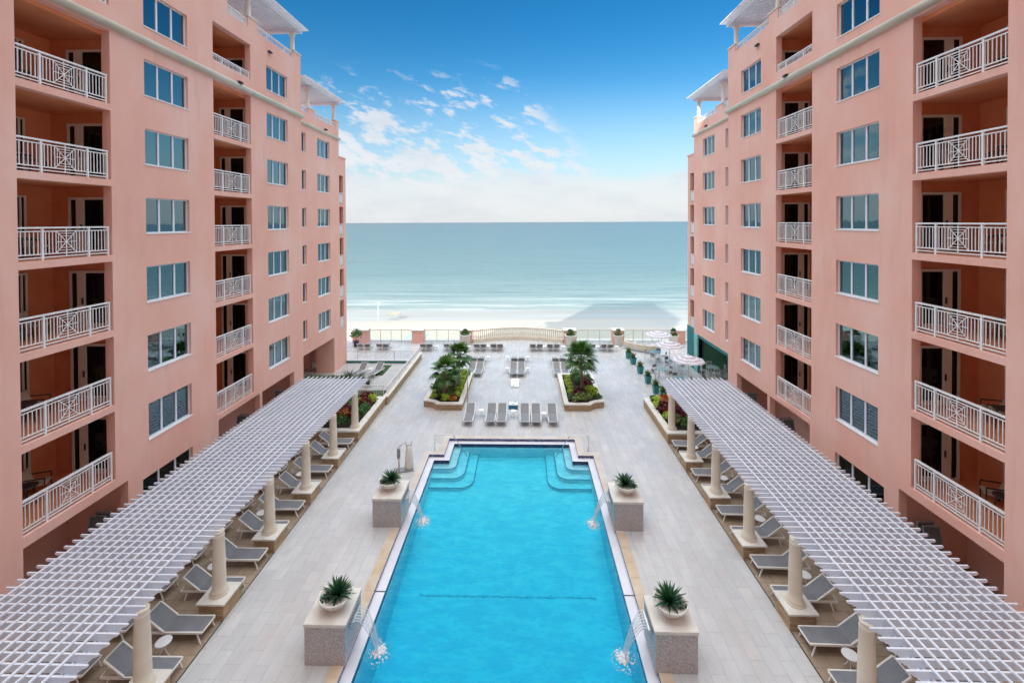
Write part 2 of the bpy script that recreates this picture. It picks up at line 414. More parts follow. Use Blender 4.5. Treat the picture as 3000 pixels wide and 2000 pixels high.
# ------------------------------------------------------------------ world and sun
SUN_EL, SUN_AZ = 28.0, 26.0                      # light travels towards +x+y, 27.4 degrees east of +y
w = bpy.data.worlds.new('World'); scn.world = w; w.use_nodes = True; t = w.node_tree
for n in list(t.nodes): t.nodes.remove(n)
sky = t.nodes.new('ShaderNodeTexSky'); sky.sky_type = 'NISHITA'; sky.sun_disc = False
sky.sun_elevation = R(SUN_EL); sky.sun_rotation = R(180 + SUN_AZ); sky.air_density = 1.3; sky.dust_density = .6; sky.ozone_density = 3.0; sky.altitude = 10
tc = t.nodes.new('ShaderNodeTexCoord'); sx = t.nodes.new('ShaderNodeSeparateXYZ'); t.links.new(tc.outputs['Generated'], sx.inputs[0])
x, y, z = sx.outputs
yy = math_n(t, 'MAXIMUM', y, .02)
u = math_n(t, 'DIVIDE', x, yy); v = math_n(t, 'DIVIDE', z, yy)
hs = t.nodes.new('ShaderNodeHueSaturation'); t.links.new(sky.outputs[0], hs.inputs['Color']); hs.inputs['Saturation'].default_value = SKYSAT; hs.inputs['Hue'].default_value = .485
base = mixc(t, 1, hs.outputs[0], SKYMUL, 'MULTIPLY')
# darker towards the zenith, milky near the horizon
zen = smooth(t, z, .10, .55)
base = mixc(t, zen, base, mixc(t, 1, base, SKYZEN, 'MULTIPLY'))
zen2 = smooth(t, z, .02, .42)
base = mixc(t, zen2, base, mixc(t, 1, base, SKYZ2, 'MULTIPLY'))
# clouds on a plane high above: project the direction
zz = math_n(t, 'MAXIMUM', math_n(t, 'ADD', z, .05), .02)
px = math_n(t, 'DIVIDE', x, zz); py = math_n(t, 'DIVIDE', y, zz)
cb = t.nodes.new('ShaderNodeCombineXYZ')
t.links.new(math_n(t, 'MULTIPLY', math_n(t, 'SUBTRACT', u, math_n(t, 'MULTIPLY', v, .35)), 10.5), cb.inputs[0]); t.links.new(math_n(t, 'MULTIPLY', math_n(t, 'ADD', v, math_n(t, 'MULTIPLY', u, .33)), 27), cb.inputs[1])
n1 = tnoise(t, cb.outputs[0], 1.0, 7, .6); n2 = tnoise(t, cb.outputs[0], .22, 3)
edge = math_n(t, 'ADD', u, math_n(t, 'MULTIPLY', v, .78))
m1 = math_n(t, 'MULTIPLY', smooth(t, edge, .28, .19), smooth(t, v, .37, .27))
behind = smooth(t, y, .1, -.2)
dens = math_n(t, 'ADD', math_n(t, 'MULTIPLY', n1, 1.0), math_n(t, 'MULTIPLY', n2, .30))
low = smooth(t, v, .30, .10)
thr = math_n(t, 'SUBTRACT', dens, math_n(t, 'SUBTRACT', CTHR, math_n(t, 'MULTIPLY', low, .085)))
cl = math_n(t, 'MULTIPLY', smooth(t, thr, .0, .13), m1, True)
# cloud bank along the horizon
cb2 = t.nodes.new('ShaderNodeCombineXYZ'); t.links.new(u, cb2.inputs[0]); t.links.new(math_n(t, 'MULTIPLY', v, 3.2), cb2.inputs[1])
n3 = tnoise(t, cb2.outputs[0], 5, 7, .6)
bankh = math_n(t, 'ADD', v, math_n(t, 'MULTIPLY', math_n(t, 'SUBTRACT', n3, .5), -.10))
bk = smooth(t, bankh, .125, .085)
bk = math_n(t, 'MULTIPLY', bk, .74)
cl = math_n(t, 'MAXIMUM', math_n(t, 'MULTIPLY', cl, .85), bk, True)
haze = math_n(t, 'MULTIPLY', smooth(t, v, .34, .02), .62)
base = mixc(t, haze, base, HAZEC)
ccol = mixc(t, math_n(t, 'MULTIPLY', smooth(t, n3, .4, .7), .6), CLOUDA, CLOUDB)
fin = mixc(t, cl, base, ccol)
# bright sheet overhead, added out of the view as fill for the court
n4 = tnoise(t, tc.outputs['Generated'], 2.2, 5)
ov = math_n(t, 'MULTIPLY', smooth(t, z, .47, .66), smooth(t, n4, .25, .5))
fin = mixc(t, ov, fin, OVERFILL)
below = smooth(t, z, .0, -.02)
fin = mixc(t, below, fin, (1.2, 1.4, 1.5))
bg = t.nodes.new('ShaderNodeBackground'); bg.inputs[1].default_value = .1; t.links.new(fin, bg.inputs[0])
ow = t.nodes.new('ShaderNodeOutputWorld'); t.links.new(bg.outputs[0], ow.inputs[0])
sd = bpy.data.lights.new('sun', 'SUN'); sd.energy = 3.2; sd.angle = R(.5); sd.color = (1, .93, .82)
so = bpy.data.objects.new('sun', sd); COL.objects.link(so)
dirv = Vector((math.sin(R(SUN_AZ)) * math.cos(R(SUN_EL)), math.cos(R(SUN_AZ)) * math.cos(R(SUN_EL)), -math.sin(R(SUN_EL))))
so.rotation_euler = dirv.to_track_quat('-Z', 'Y').to_euler(); so.location = (-20, -30, 60)
vs = scn.view_settings; vs.view_transform = 'Standard'; vs.look = 'None'; vs.gamma = 1; vs.exposure = EXPO; vs.use_curve_mapping = False
scn.render.resolution_x = 1024; scn.render.resolution_y = 682
scn.render.engine = 'CYCLES'; scn.cycles.transparent_max_bounces = 16; scn.cycles.max_bounces = 8

# ------------------------------------------------------------------ ground, beach, sea
def grid_wall(mb, f, u0, u1, v0, v1, holes, t=None):
    us = sorted({u0, u1, *[min(max(h[i], u0), u1) for h in holes for i in (0, 1)]})
    vs_ = sorted({v0, v1, *[min(max(h[i], v0), v1) for h in holes for i in (2, 3)]})
    inh = lambda a, b: any(h[0] < a < h[1] and h[2] < b < h[3] for h in holes)
    for i in range(len(us) - 1):
        for j in range(len(vs_) - 1):
            a, b, c, d = us[i], us[i + 1], vs_[j], vs_[j + 1]
            if inh((a + b) / 2, (c + d) / 2): continue
            mb.quad(f(a, c, 0), f(b, c, 0), f(b, d, 0), f(a, d, 0))
            if t: mb.quad(f(a, c, t), f(a, d, t), f(b, d, t), f(b, c, t))
    if t:
        for h in holes:
            a, b, c, d = max(h[0], u0), min(h[1], u1), max(h[2], v0), min(h[3], v1)
            for p, q in (((a, c), (a, d)), ((b, c), (b, d)), ((a, c), (b, c)), ((a, d), (b, d))):
                mb.quad(f(*p, 0), f(*q, 0), f(*q, t), f(*p, t))
        for p, q in (((u0, v0), (u0, v1)), ((u1, v0), (u1, v1)), ((u0, v1), (u1, v1))):
            mb.quad(f(*p, 0), f(*q, 0), f(*q, t), f(*p, t))
PO = [(-5.53, 5.0), (3.99, 5.0), (3.99, 25.8), (3.12, 25.8), (3.12, 27.73), (-4.66, 27.73), (-4.66, 25.8), (-5.53, 25.8)]
mb = MB(); grid_wall(mb, lambda a, b, c: (a, b, 0), -40, 40, -12, 50.7, [(-5.53, 3.99, 5.0, 25.8), (-4.66, 3.12, 25.7, 27.73)])
struct(mb.build('pool_deck', 'deck_tile'))
for s in (-1, 1):
    mb = MB(); mb.quad((CX + s * 9.52, -12, .004), (CX + s * 24, -12, .004), (CX + s * 24, 27.3, .004), (CX + s * 9.52, 27.3, .004))
    struct(mb.build('paved_walk', 'paver_tan'))
    mb = MB(); mb.quad((CX + s * 9.49, -12, .008), (CX + s * 9.53, -12, .008), (CX + s * 9.53, 27.3, .008), (CX + s * 9.49, 27.3, .008))
    struct(mb.build('deck_drain', 'dark_metal'))
mb = MB(); mb.quad((-19, 33.3, .005), (-10.4, 33.3, .005), (-10.4, 42.6, .005), (-19, 42.6, .005)); struct(mb.build('side_terrace_floor', 'floor_tile'))
mb = MB(); mb.box(-60, 60, 50.7, 51.9, -9, -.02); struct(mb.build('deck_edge', 'limestone'))
mb = MB()
ys = [-200, 60, 85, 100, 106, 112, 118, 130]; zs = [-7.5, -7.5, -7.8, -8.15, -8.3, -8.46, -8.62, -8.9]
for i in range(len(ys) - 1): mb.quad((-900, ys[i], zs[i]), (900, ys[i], zs[i]), (900, ys[i + 1], zs[i + 1]), (-900, ys[i + 1], zs[i + 1]))
struct(mb.build('beach', 'sand'))
mb = MB()
ys = [107, 130, 180, 300, 700, 2500, 10000, 45000]
for i in range(len(ys) - 1): mb.quad((-30000, ys[i], -8.45), (30000, ys[i], -8.45), (30000, ys[i + 1], -8.45), (-30000, ys[i + 1], -8.45))
struct(mb.build('sea', 'sea'))

def offset_poly(P, d):                           # positive d: inwards for counter-clockwise polygons
    n = len(P); out = []
    for i in range(n):
        a, b, c = Vector(P[i - 1]), Vector(P[i]), Vector(P[(i + 1) % n])
        e1 = (b - a).normalized(); e2 = (c - b).normalized()
        n1 = Vector((-e1.y, e1.x)); n2 = Vector((-e2.y, e2.x)); mm = (n1 + n2)
        mm = mm / max(.3, mm.dot(n1)) if mm.length > 1e-6 else n1
        out.append(tuple(b + mm * d))
    return out
def ring(mb, A, B, z):                           # flat ring between two outlines
    n = len(A)
    for i in range(n):
        j = (i + 1) % n; mb.quad((*A[i], z), (*A[j], z), (*B[j], z), (*B[i], z))
def skirt(mb, A, z0, z1):
    n = len(A)
    for i in range(n):
        j = (i + 1) % n; mb.quad((*A[i], z0), (*A[j], z0), (*A[j], z1), (*A[i], z1))

# ------------------------------------------------------------------ pool
pool = thing('swimming_pool', 'long turquoise swimming pool with stepped far corners and blue mosaic edge', 'pool', (0, 0, 0))
PI_ = offset_poly(PO, .36)
mb = MB(); ring(mb, offset_poly(PO, -.38), PO, .012); skirt(mb, offset_poly(PO, -.38), 0, .012); skirt(mb, PO, -.01, .012)
mb.build('coping', 'pale_coping', pool)
for a, b in ((-5.91, -5.535), (3.995, 4.37)):
    mb = MB()
    y_ = 6.0
    while y_ < 19.4: mb.box(a, b, y_, min(19.4, y_ + .78) - .008, .0125, .018); y_ += .78
    mb.build('coping_stones', 'tan_coping', pool)
mb = MB(); skirt(mb, PO, -.17, -.01); mb.build('mosaic_band', 'mosaic', pool)
mb = MB(); ring(mb, PO, PI_, -.15); mb.build('overflow_gutter', 'gutter_white', pool)
mb = MB()
for s_, x_ in ((-1, -5.53), (1, 3.99)): mb.box(x_, x_ - s_ * .36, 16.28, 16.33, -.155, -.145)
mb.build('gutter_joint', 'dark_metal', pool)
mb = MB(); skirt(mb, PI_, -.36, -.145); mb.build('waterline_tile', 'navy_tile', pool)
mb = MB(); skirt(mb, PI_, -3, -.36)
def fz(y): return -.98 if y > 24 else (-.98 - (24 - y) * .115)
for a, b in ((4.9, 24), (24, 28)): mb.quad((-6, a, fz(a)), (5, a, fz(a)), (5, b, fz(b)), (-6, b, fz(b)))
mb.build('pool_shell', 'pool_plaster', pool)
mb = MB(); rr_ = random.Random(6); xx = -4.3
while xx < 2.8:
    mb.box(xx, xx + .14, 17.93 + rr_.uniform(-.03, .03), 17.98 + rr_.uniform(-.02, .04), fz(17.96) - .05, fz(17.96) + .015); xx += .15
for sg in ():
    pts = [(CX + sg * (3.55 + .75 * math.sin(a)), 17.96 + .9 * (1 - math.cos(a)), -1.14) for a in [PI / 2 * i / 6 for i in range(7)]]
    mb.tube(pts, .012, 5)
mb.build('depth_line', 'line_tile', pool)
for sg in (-1, 1):                               # quarter-round corner steps
    cx_, cy0 = CX + sg * 3.54, 25.44              # inner notch corner
    for k, (r_, z_) in enumerate(((.42, -.42), (.95, -.64), (1.5, -.84))):
        pts = []
        ex = CX + sg * 4.41
        pts = [(ex, 25.44), (ex, 25.44 - r_)]
        xc = cx_ - sg * (r_ - .40 if r_ > .40 else 0); rad = min(r_, .55 + .1 * k)
        q0 = (cx_ - sg * r_ + sg * rad, 25.44 - r_ + rad)
        for i in range(7):
            a = -PI / 2 + i * (PI / 2) / 6
            pts.append((q0[0] - sg * rad * math.sin(a + PI / 2), q0[1] - rad * math.cos(a + PI / 2)))
        pts += [(cx_ - sg * r_, 27.37), (cx_, 27.37), (cx_, 25.44)]
        P = pts if sg > 0 else pts
        mb = MB(); mb.prism(P, z_ - .25, z_)
        st = mb.build('pool_step', 'pool_plaster', pool)
        mb = MB()
        for i in range(1, len(pts) - 3): mb.bar((*pts[i], z_ + .004), (*pts[i + 1], z_ + .004), .035, .012)
        mb.build('step_edge', 'step_tile', st)
wat = offset_poly(PO, .35)
mb = MB(); n_ = len(wat)
mb.v = [(x_, y_, -.20) for x_, y_ in wat] + [(x_, y_, -3.2) for x_, y_ in wat]
mb.f = [tuple(range(n_)), tuple(reversed(range(n_, 2 * n_)))] + [((i + 1) % n_, i, n_ + i, n_ + (i + 1) % n_) for i in range(n_)]; mb.sm = [False] * len(mb.f)
mb.build('pool_water', 'pool_water', pool)

def handrail(s):
    r = thing('pool_handrail', '', 'handrail', (0, 0, 0))
    x0 = CX + s * 4.55; x1 = CX + s * 2.65
    mb = MB(); pts = [(x0, 26.35, 0), (x0, 26.35, .75)]
    for i in range(5): a = PI / 2 * i / 4; pts.append((x0 - s * .12 * (1 - math.cos(a)), 26.35, .76 + .12 * math.sin(a)))
    for i in range(5): a = PI / 2 * i / 4; pts.append((x0 - s * (.12 + .75 + .3 * math.sin(a)), 26.37, .88 - .15 * (1 - math.cos(a))))
    pts += [(x1, 26.5, -.45)]
    mb.tube(pts, .022, 8); mb.build('rail_tube', 'steel', r)
    mb = MB(); mb.lathe([(.05, 0), (.05, .02), (.03, .03)], (x0, 26.35, .012), 12); mb.build('flange', 'steel', r)
    return r
handrail(-1)['label'] = 'bent metal handrail at the far left corner steps of the pool'
handrail(1)['label'] = 'bent metal handrail at the far right corner steps of the pool'
for o in bpy.data.objects:
    if o.name.startswith('pool_handrail'): o['group'] = 'handrails at the pool steps'

# ------------------------------------------------------------------ hotel wings
ZK = [3.5 + 2.93 * k for k in range(8)]
def railing_mesh(L, zt=1.12, panel=True, zb=.08, full=True):   # along +y, from y=0..L, at x=0
    mb = MB()
    mb.box(-.045, .045, 0, L, zt - .055, zt)
    if full:
        mb.box(-.018, .018, 0, L, zt - .165, zt - .13); mb.box(-.018, .018, 0, L, zb + .11, zb + .145)
    else: mb.box(-.018, .018, 0, L, zt - .13, zt - .10)
    mb.box(-.018, .018, 0, L, zb, zb + .035)
    b0, b1 = (zb + .13, zt - .14) if full else (zb + .02, zt - .11)
    for yy_ in (.03, L / 4, 3 * L / 4, L - .03): mb.box(-.032, .032, yy_ - .032, yy_ + .032, 0, zt - .05)
    pw = min(.72, L * .22)
    ys_ = []
    nb = 6
    for seg in ((.03, L / 4), (3 * L / 4, L - .03)):
        for i in range(1, nb): ys_.append(seg[0] + (seg[1] - seg[0]) * i / nb)
    if panel:
        for seg in ((L / 4, L / 2 - pw / 2), (L / 2 + pw / 2, 3 * L / 4)):
            for i in range(1, 4): ys_.append(seg[0] + (seg[1] - seg[0]) * i / 4 + (0.0))
        c_ = L / 2; zc = (b0 + b1) / 2; hw = pw / 2; hh_ = (b1 - b0) / 2
        for a in (-1, 1): mb.box(-.012, .012, c_ + a * hw - .012, c_ + a * hw + .012, b0, b1)
        mb.box(-.012, .012, c_ - .014, c_ + .014, zb, zt - .05); mb.box(-.012, .012, c_ - hw, c_ + hw, zc - .01, zc + .01)
        mb.bar((.002, c_ - hw, zc - hh_), (.002, c_ + hw, zc + hh_), .022, .02); mb.bar((-.002, c_ - hw, zc + hh_), (-.002, c_ + hw, zc - hh_), .022, .02)
        for q in (.52, .76):
            a, b = hw * q, hh_ * q
            for p1, p2 in (((-a, -b), (a, -b)), ((-a, b), (a, b)), ((-a, -b), (-a, b)), ((a, -b), (a, b))):
                mb.bar((0, c_ + p1[0], zc + p1[1]), (0, c_ + p2[0], zc + p2[1]), .018, .018)
    else:
        for i in range(1, 14): ys_.append(L / 4 + L / 2 * i / 14)
    for y_ in ys_: mb.box(-.011, .011, y_ - .011, y_ + .011, b0, b1)
    return mb
ME = {}
def inst(name, key, maker, mat, parent, loc=(0, 0, 0), rotz=0):
    if key not in ME: ME[key] = maker().mesh(name, mat)
    o = bpy.data.objects.new(name, ME[key]); COL.objects.link(o); o.parent = parent; o.location = loc; o.rotation_euler = (0, 0, rotz)
    return o
def win_frame(w_, h_, nm):
    def f():
        mb = MB(); a = .055
        mb.box(-.04, .04, 0, w_, 0, a); mb.box(-.04, .04, 0, w_, h_ - a, h_); mb.box(-.04, .04, 0, a, a, h_ - a); mb.box(-.04, .04, w_ - a, w_, a, h_ - a)
        for i in range(1, nm + 1):
            c_ = w_ * i / (nm + 1); mb.box(-.045, .045, c_ - .04, c_ + .04, a, h_ - a)
        return mb
    return f
def pane(w_, h_):
    return lambda: MB().box(-.006, .006, .03, w_ - .03, .03, h_ - .03)
def curtain(w_, h_):
    def f():
        mb = MB(); n = int(w_ * 26); rnd = random.Random(3)
        ps = [(.05 * math.sin(i * 1.9) + .02 * rnd.random(), w_ * i / n) for i in range(n + 1)]
        for i in range(n):
            (a, y0), (b, y1) = ps[i], ps[i + 1]; mb.add([(a, y0, 0), (b, y1, 0), (b, y1, h_), (a, y0, h_)], [(0, 1, 2, 3)], True)
        return mb
    return f
def wing(s, side):
    X = lambda d: CX + s * d
    D0, T = 15.24, .33
    b = thing('hotel_wing', f'{side} coral pink hotel wing with balconies and white framed windows', 'building', (0, 0, 0), 0, 'coral hotel wings either side of the pool')
    fw = lambda d0: (lambda u_, v_, w_: (X(d0 + w_), u_, v_))
    B1, B2 = (13.77, 17.03), (22.83, 26.03)
    W1, W2 = (18.6, 21.08), (27.66, 30.15)
    holes = []
    for k in range(6):
        top = ZK[k + 1] - .25 if k < 5 else 20.98
        for bb in (B1, B2): holes.append((*bb, ZK[k], top))
    for bb in (B1, B2): holes.append((*bb, 21.95, 23.98))
    for k in range(7):
        for ww in (W1, W2): holes.append((*ww, ZK[k] + .8, ZK[k] + 2.33))
    holes += [(13.77, 17.57, 0, 3.15), (18.27, 21.1, .12, 2.76), (22.94, 26.63, 0, 3.2), (26.87, 30.68, 0, 3.2)]
    mb = MB()
    grid_wall(mb, fw(D0), 9.0, 32.0, 0, 24.94, holes, T)
    # tall block, parapets, piers, roof, end walls
    mb.box(X(D0), X(27), 9, 24.04, 24.94, 29.3)
    mb.box(X(D0), X(D0 + .3), 25.86, 26.79, 24.94, 25.58); mb.box(X(D0), X(D0 + .3), 31.0, 32.0, 24.94, 25.52)
    mb.box(X(D0), X(D0 + .3), 26.79, 31.0, 24.94, 25.03)
    mb.box(X(D0 + T), X(27), 24.04, 31.7, 24.1, 24.3)
    mb.box(X(D0 + T), X(27), 31.7, 32.0, 3.2, 25.03)
    mb.box(X(18.2), X(27), 31.7, 32.0, 0, 3.2)
    mb.box(X(26.7), X(27), 9, 31.7, 0, 24.1)
    mb.box(X(D0 + T), X(20), 9, 31.7, 3.16, 3.24)
    # ground arcade back wall
    mb.box(X(18.0), X(18.2), 9, 31.7, 0, 3.16)
    mb.box(X(D0 + T), X(18.0), 21.6, 21.8, 0, 3.16); mb.box(X(D0 + T), X(18.0), 17.75, 17.95, 0, 3.16); mb.box(X(D0 + T), X(18.0), 31.5, 31.7, 0, 3.16)
    # second section
    E0 = 16.29; holes = []
    for k in range(6):
        holes.append((34.13, 34.78, ZK[k] + .88, ZK[k] + 2.4)); holes.append((36.75, 39.1, ZK[k] + .9, ZK[k] + 2.42))
    holes.append((32.02, 39.78, 0, 3.2) if s < 0 else (34.03, 39.98, 0, 3.2))
    grid_wall(mb, fw(E0), 32.0, 41.1, 0, 22.2, holes, T)
    mb.box(X(E0), X(E0 + .3), 35.3, 36.4, 22.2, 22.66); mb.box(X(E0), X(E0 + .3), 40.4, 41.1, 22.2, 22.8)
    mb.box(X(E0 + T), X(27), 32, 41.1, 21.5, 21.7); mb.box(X(E0 + T), X(27), 40.8, 41.1, 3.2, 21.5); mb.box(X(19), X(27), 40.8, 41.1, 0, 3.2)
    mb.box(X(26.7), X(27), 32, 40.8, 0, 21.5); mb.box(X(E0 + T), X(24), 32.0, 40.8, 3.21, 3.3)
    mb.box(X(21.8), X(22), 32, 40.8, 0, 3.2)
    if s < 0: mb.box(X(E0 + T), X(17.95), 39.78, 40.79, 0, 3.2)
    # third section (lower, with end balconies)
    F0 = 16.36; holes = [(41.32, 42.2, ZK[k], ZK[k + 1] - .2) for k in range(5)]
    grid_wall(mb, fw(F0), 41.1, 42.8, 0, 19.6, holes, .25)
    mb.box(X(18.2), X(18.4), 41.1, 42.8, 0, 19.6); mb.box(X(F0 + .25), X(27), 42.6, 42.8, 0, 19.6)
    for k in range(7 - 1): mb.box(X(F0 + .25), X(18.2), 41.1, 42.6, ZK[k] - .2, ZK[k] - .004)
    mb.box(X(F0 - .05), X(F0 + .3), 41.1, 42.85, 19.6, 19.72)
    mb.build('wall', 'coral', b)
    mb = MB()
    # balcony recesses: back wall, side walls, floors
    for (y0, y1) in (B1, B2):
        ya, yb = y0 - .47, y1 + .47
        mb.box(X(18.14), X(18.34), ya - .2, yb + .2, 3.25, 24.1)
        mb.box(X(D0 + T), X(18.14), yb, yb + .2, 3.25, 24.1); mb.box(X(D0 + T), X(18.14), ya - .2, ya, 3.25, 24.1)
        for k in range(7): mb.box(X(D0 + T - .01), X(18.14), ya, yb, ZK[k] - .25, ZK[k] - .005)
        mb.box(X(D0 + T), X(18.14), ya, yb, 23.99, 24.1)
    mb.build('balcony_recess', 'coral_bounce', b)
    mb = MB()
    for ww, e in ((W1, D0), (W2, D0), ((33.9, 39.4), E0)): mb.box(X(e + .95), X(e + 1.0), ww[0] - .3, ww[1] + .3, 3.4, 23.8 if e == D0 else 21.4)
    mb.build('room_backing', 'dark_room', b)  # near-black backing sheet stands in for the dimness of the rooms
    # cornices
    mb = MB()
    mb.tube([(X(D0 - .02), 9, 21.22), (X(D0 - .02), 32.12, 21.22)], .175, 14)
    mb.tube([(X(E0 - .01), 32.05, 21.26), (X(E0 - .01), 41.25, 21.26)], .14, 14)
    mb.build('cornice', 'cornice', b)
    for y0, y1, z_, e in ((25.82, 26.83, 25.58, D0), (30.95, 32.05, 25.52, D0), (35.25, 36.45, 22.66, E0), (40.35, 41.15, 22.8, E0)):
        mb = MB(); mb.box(X(e - .05), X(e + .38), y0, y1, z_, z_ + .08); mb.build('pier_cap', 'limestone', b)
    for (yy_, z_, e) in ((27.98, 24.29, D0), (24.82, 21.40, D0 - .1), (32.35, 21.95, E0), (38.3, 21.55, E0)):
        mb = MB(); mb.box(X(e - .14), X(e), yy_ - .16, yy_ + .16, z_ - .05, z_ + .05); mb.box(X(e - .18), X(e - .12), yy_ - .1, yy_ + .1, z_ - .09, z_ + .02)
        mb.build('scupper', 'dark_metal', b)
    # windows
    wr = random.Random(3 if s < 0 else 8)
    def window(e, y0, y1, z0, z1, nm, mat='curtain'):
        w_, h_ = y1 - y0, z1 - z0; key = (round(w_, 2), round(h_, 2), nm)
        fr = inst('window', ('wf', key), win_frame(w_, h_, nm), 'white_vinyl', b, (X(e + .16), y0, z0))
        inst('pane', ('wp', key), pane(w_, h_), 'window_glass', fr)
        v_ = wr.choice((0, 0, 0, 1, 2, 3)) if w_ > 1 else 0
        if v_ != 1 and v_ != 3: inst('curtain', ('wc', key, mat, v_), curtain(w_ * (1 if v_ == 0 else .42), h_), mat, fr, (s * .3, 0, 0))
        if v_ == 3:
            inst('curtain', ('wc', key, mat, 4), curtain(w_ * .3, h_), mat, fr, (s * .3, 0, 0)); inst('curtain', ('wc', key, mat, 4), curtain(w_ * .3, h_), mat, fr, (s * .3, w_ * .7, 0))
        inst('sill', ('ws', key, s), lambda: MB().box(-s * .19, -s * .06, -.03, w_ + .03, -.035, .008), 'white_paint', fr)
        return fr
    for k in range(7):
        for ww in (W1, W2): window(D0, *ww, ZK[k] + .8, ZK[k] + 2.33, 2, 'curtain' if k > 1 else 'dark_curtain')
    for k in range(6):
        window(E0, 34.13, 34.78, ZK[k] + .88, ZK[k] + 2.4, 0); window(E0, 36.75, 39.1, ZK[k] + .9, ZK[k] + 2.42, 2)
    fr = inst('shop_window', ('sf',), win_frame(2.83, 2.64, 2), 'white_vinyl', b, (X(D0 + .16), 18.27, .12))
    inst('pane', ('sfp',), pane(2.83, 2.64), 'door_glass', fr)
    # balconies: doors, railings
    def door_mesh():                              # in the x-z plane, x from 0 (outer) to 1.6
        mb = MB(); H = 2.28
        mb.box(0, 1.6, -.06, 0, H - .1, H); mb.box(0, .1, -.06, 0, 0, H - .1); mb.box(.33, .66, -.07, 0, 0, H - .1); mb.box(1.45, 1.6, -.06, 0, 0, H - .1)
        mb.box(.66, 1.45, -.06, 0, 0, .18); mb.box(.1, .33, -.06, 0, 0, .14)
        return mb
    def door_pane():
        mb = MB(); mb.box(.1, .33, -.03, -.01, .14, 2.18); mb.box(.66, 1.45, -.03, -.01, .18, 2.18); return mb
    def slide_mesh():
        mb = MB(); W_, H = 2.3, 2.3
        mb.box(-.05, 0, 0, W_, H - .07, H); mb.box(-.05, 0, 0, .07, 0, H - .07); mb.box(-.05, 0, W_ - .07, W_, 0, H - .07); mb.box(-.06, 0, W_ - .24, W_ - .17, 0, H - .07)
        mb.box(-.05, 0, .07, W_ - .07, 0, .08); mb.box(-.05, 0, W_ / 2 - .04, W_ / 2 + .04, .08, H - .07)
        return mb
    def slide_pane():
        return MB().box(-.02, -.008, .07, 2.23, .08, 2.23)
    for bi, (y0, y1) in enumerate((B1, B2)):
        for k in range(7):
            L = y1 - y0
            if k < 6: inst('railing', ('rl', round(L, 2)), lambda: railing_mesh(L - .06), 'white_paint', b, (X(D0 + .10), y0 + .0, ZK[k]))
            else: inst('railing', ('rs', round(L, 2)), lambda: railing_mesh(L - .06, .42, False, .03, False), 'white_paint', b, (X(D0 + .08), y0, 21.95))
            z_ = ZK[k] if k < 6 else ZK[6]
            x_out = X(17.42); dx = -1 if s > 0 else 1
            d = inst('balcony_door', ('dm', s), (lambda: door_mesh()) if s < 0 else (lambda: flipx(door_mesh())), 'warm_white', b, (x_out, y1 + .465, z_))
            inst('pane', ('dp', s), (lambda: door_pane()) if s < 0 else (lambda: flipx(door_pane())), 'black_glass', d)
            hd = MB(); hx = X(17.42) ; inst('handle', ('dh', s), lambda: MB().box(-s * .56, -s * .60, -.12, -.06, .95, 1.2), 'dark_metal', d)
            d = inst('sliding_door', ('sm', s), (lambda: flipx(slide_mesh())) if s < 0 else slide_mesh, 'warm_white', b, (X(18.13), y0 + .45, z_))
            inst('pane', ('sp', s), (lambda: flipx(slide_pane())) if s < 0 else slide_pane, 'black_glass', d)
    for k in range(5): inst('railing', ('rb3',), lambda: railing_mesh(.88, panel=False), 'white_paint', b, (X(F0 + .08), 41.32, ZK[k]))
    # roof edge railings
    for y0, L, z_, e, zt in ((24.04, 1.8, 24.94, D0, .5), (26.8, 4.2, 25.03, D0, .42), (32.1, 3.2, 22.2, E0, .42), (36.45, 3.9, 22.2, E0, .42)):
        inst('roof_railing', ('rr', L, zt), lambda: railing_mesh(L, zt, False, .03, False), 'white_paint', b, (X(e + .1), y0, z_))
    if s > 0:                                    # teal painted cafe front
        mb = MB()
        mb.box(X(E0 - .03), X(E0 + .4), 33.15, 34.03, 0, 2.75); mb.box(X(E0 - .03), X(E0 + .5), 34.03, 39.98, 3.2, 3.42)
        mb.box(X(E0 - .03), X(E0 + .4), 39.98, 40.25, 0, 3.4); mb.box(X(F0 - .06), X(F0 + .3), 41.05, 42.83, 0, 3.7)
        mb.build('teal_trim', 'teal', b)
        mb = MB(); mb.box(X(E0 - .02), X(E0 + .4), 40.25, 41.04, 0, 3.4); mb.build('aqua_pilaster', 'pale_aqua', b)
        mb = MB(); mb.box(X(18.9), X(19.0), 34.05, 40.7, 0, 3.18); mb.box(X(E0 + .4), X(18.9), 40.5, 40.7, 0, 3.18); mb.build('cafe_wall', 'green_wall', b)
    return b
def flipx(mb):
    mb.v = [(-a, b_, c_) for a, b_, c_ in mb.v]; return mb
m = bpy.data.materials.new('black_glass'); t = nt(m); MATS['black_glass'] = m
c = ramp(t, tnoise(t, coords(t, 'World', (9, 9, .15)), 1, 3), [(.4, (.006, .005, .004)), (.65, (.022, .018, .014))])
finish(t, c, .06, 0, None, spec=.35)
wing(-1, 'left'); wing(1, 'right')

# the tall block behind the viewpoint (it throws the shade over the court)
tw = thing('hotel_tower', 'tall coral hotel tower behind the viewpoint, shading the whole court', 'building', (0, 0, 0))
mb = MB(); mb.box(-43.5, -27.5, -28, -8, -7.5, 67.5); mb.box(-27.5, 34, -28, -8, -7.5, 50.0)
mb.build('wall', 'coral', tw)
mb = MB()
for k in range(16):
    for i in range(18):
        z_ = 2 + k * 2.93
        if z_ < 49: mb.box(-39 + i * 4.1, -36.6 + i * 4.1, -8.0, -7.97, z_, z_ + 1.5)
mb.build('window_band', 'black_glass', tw)

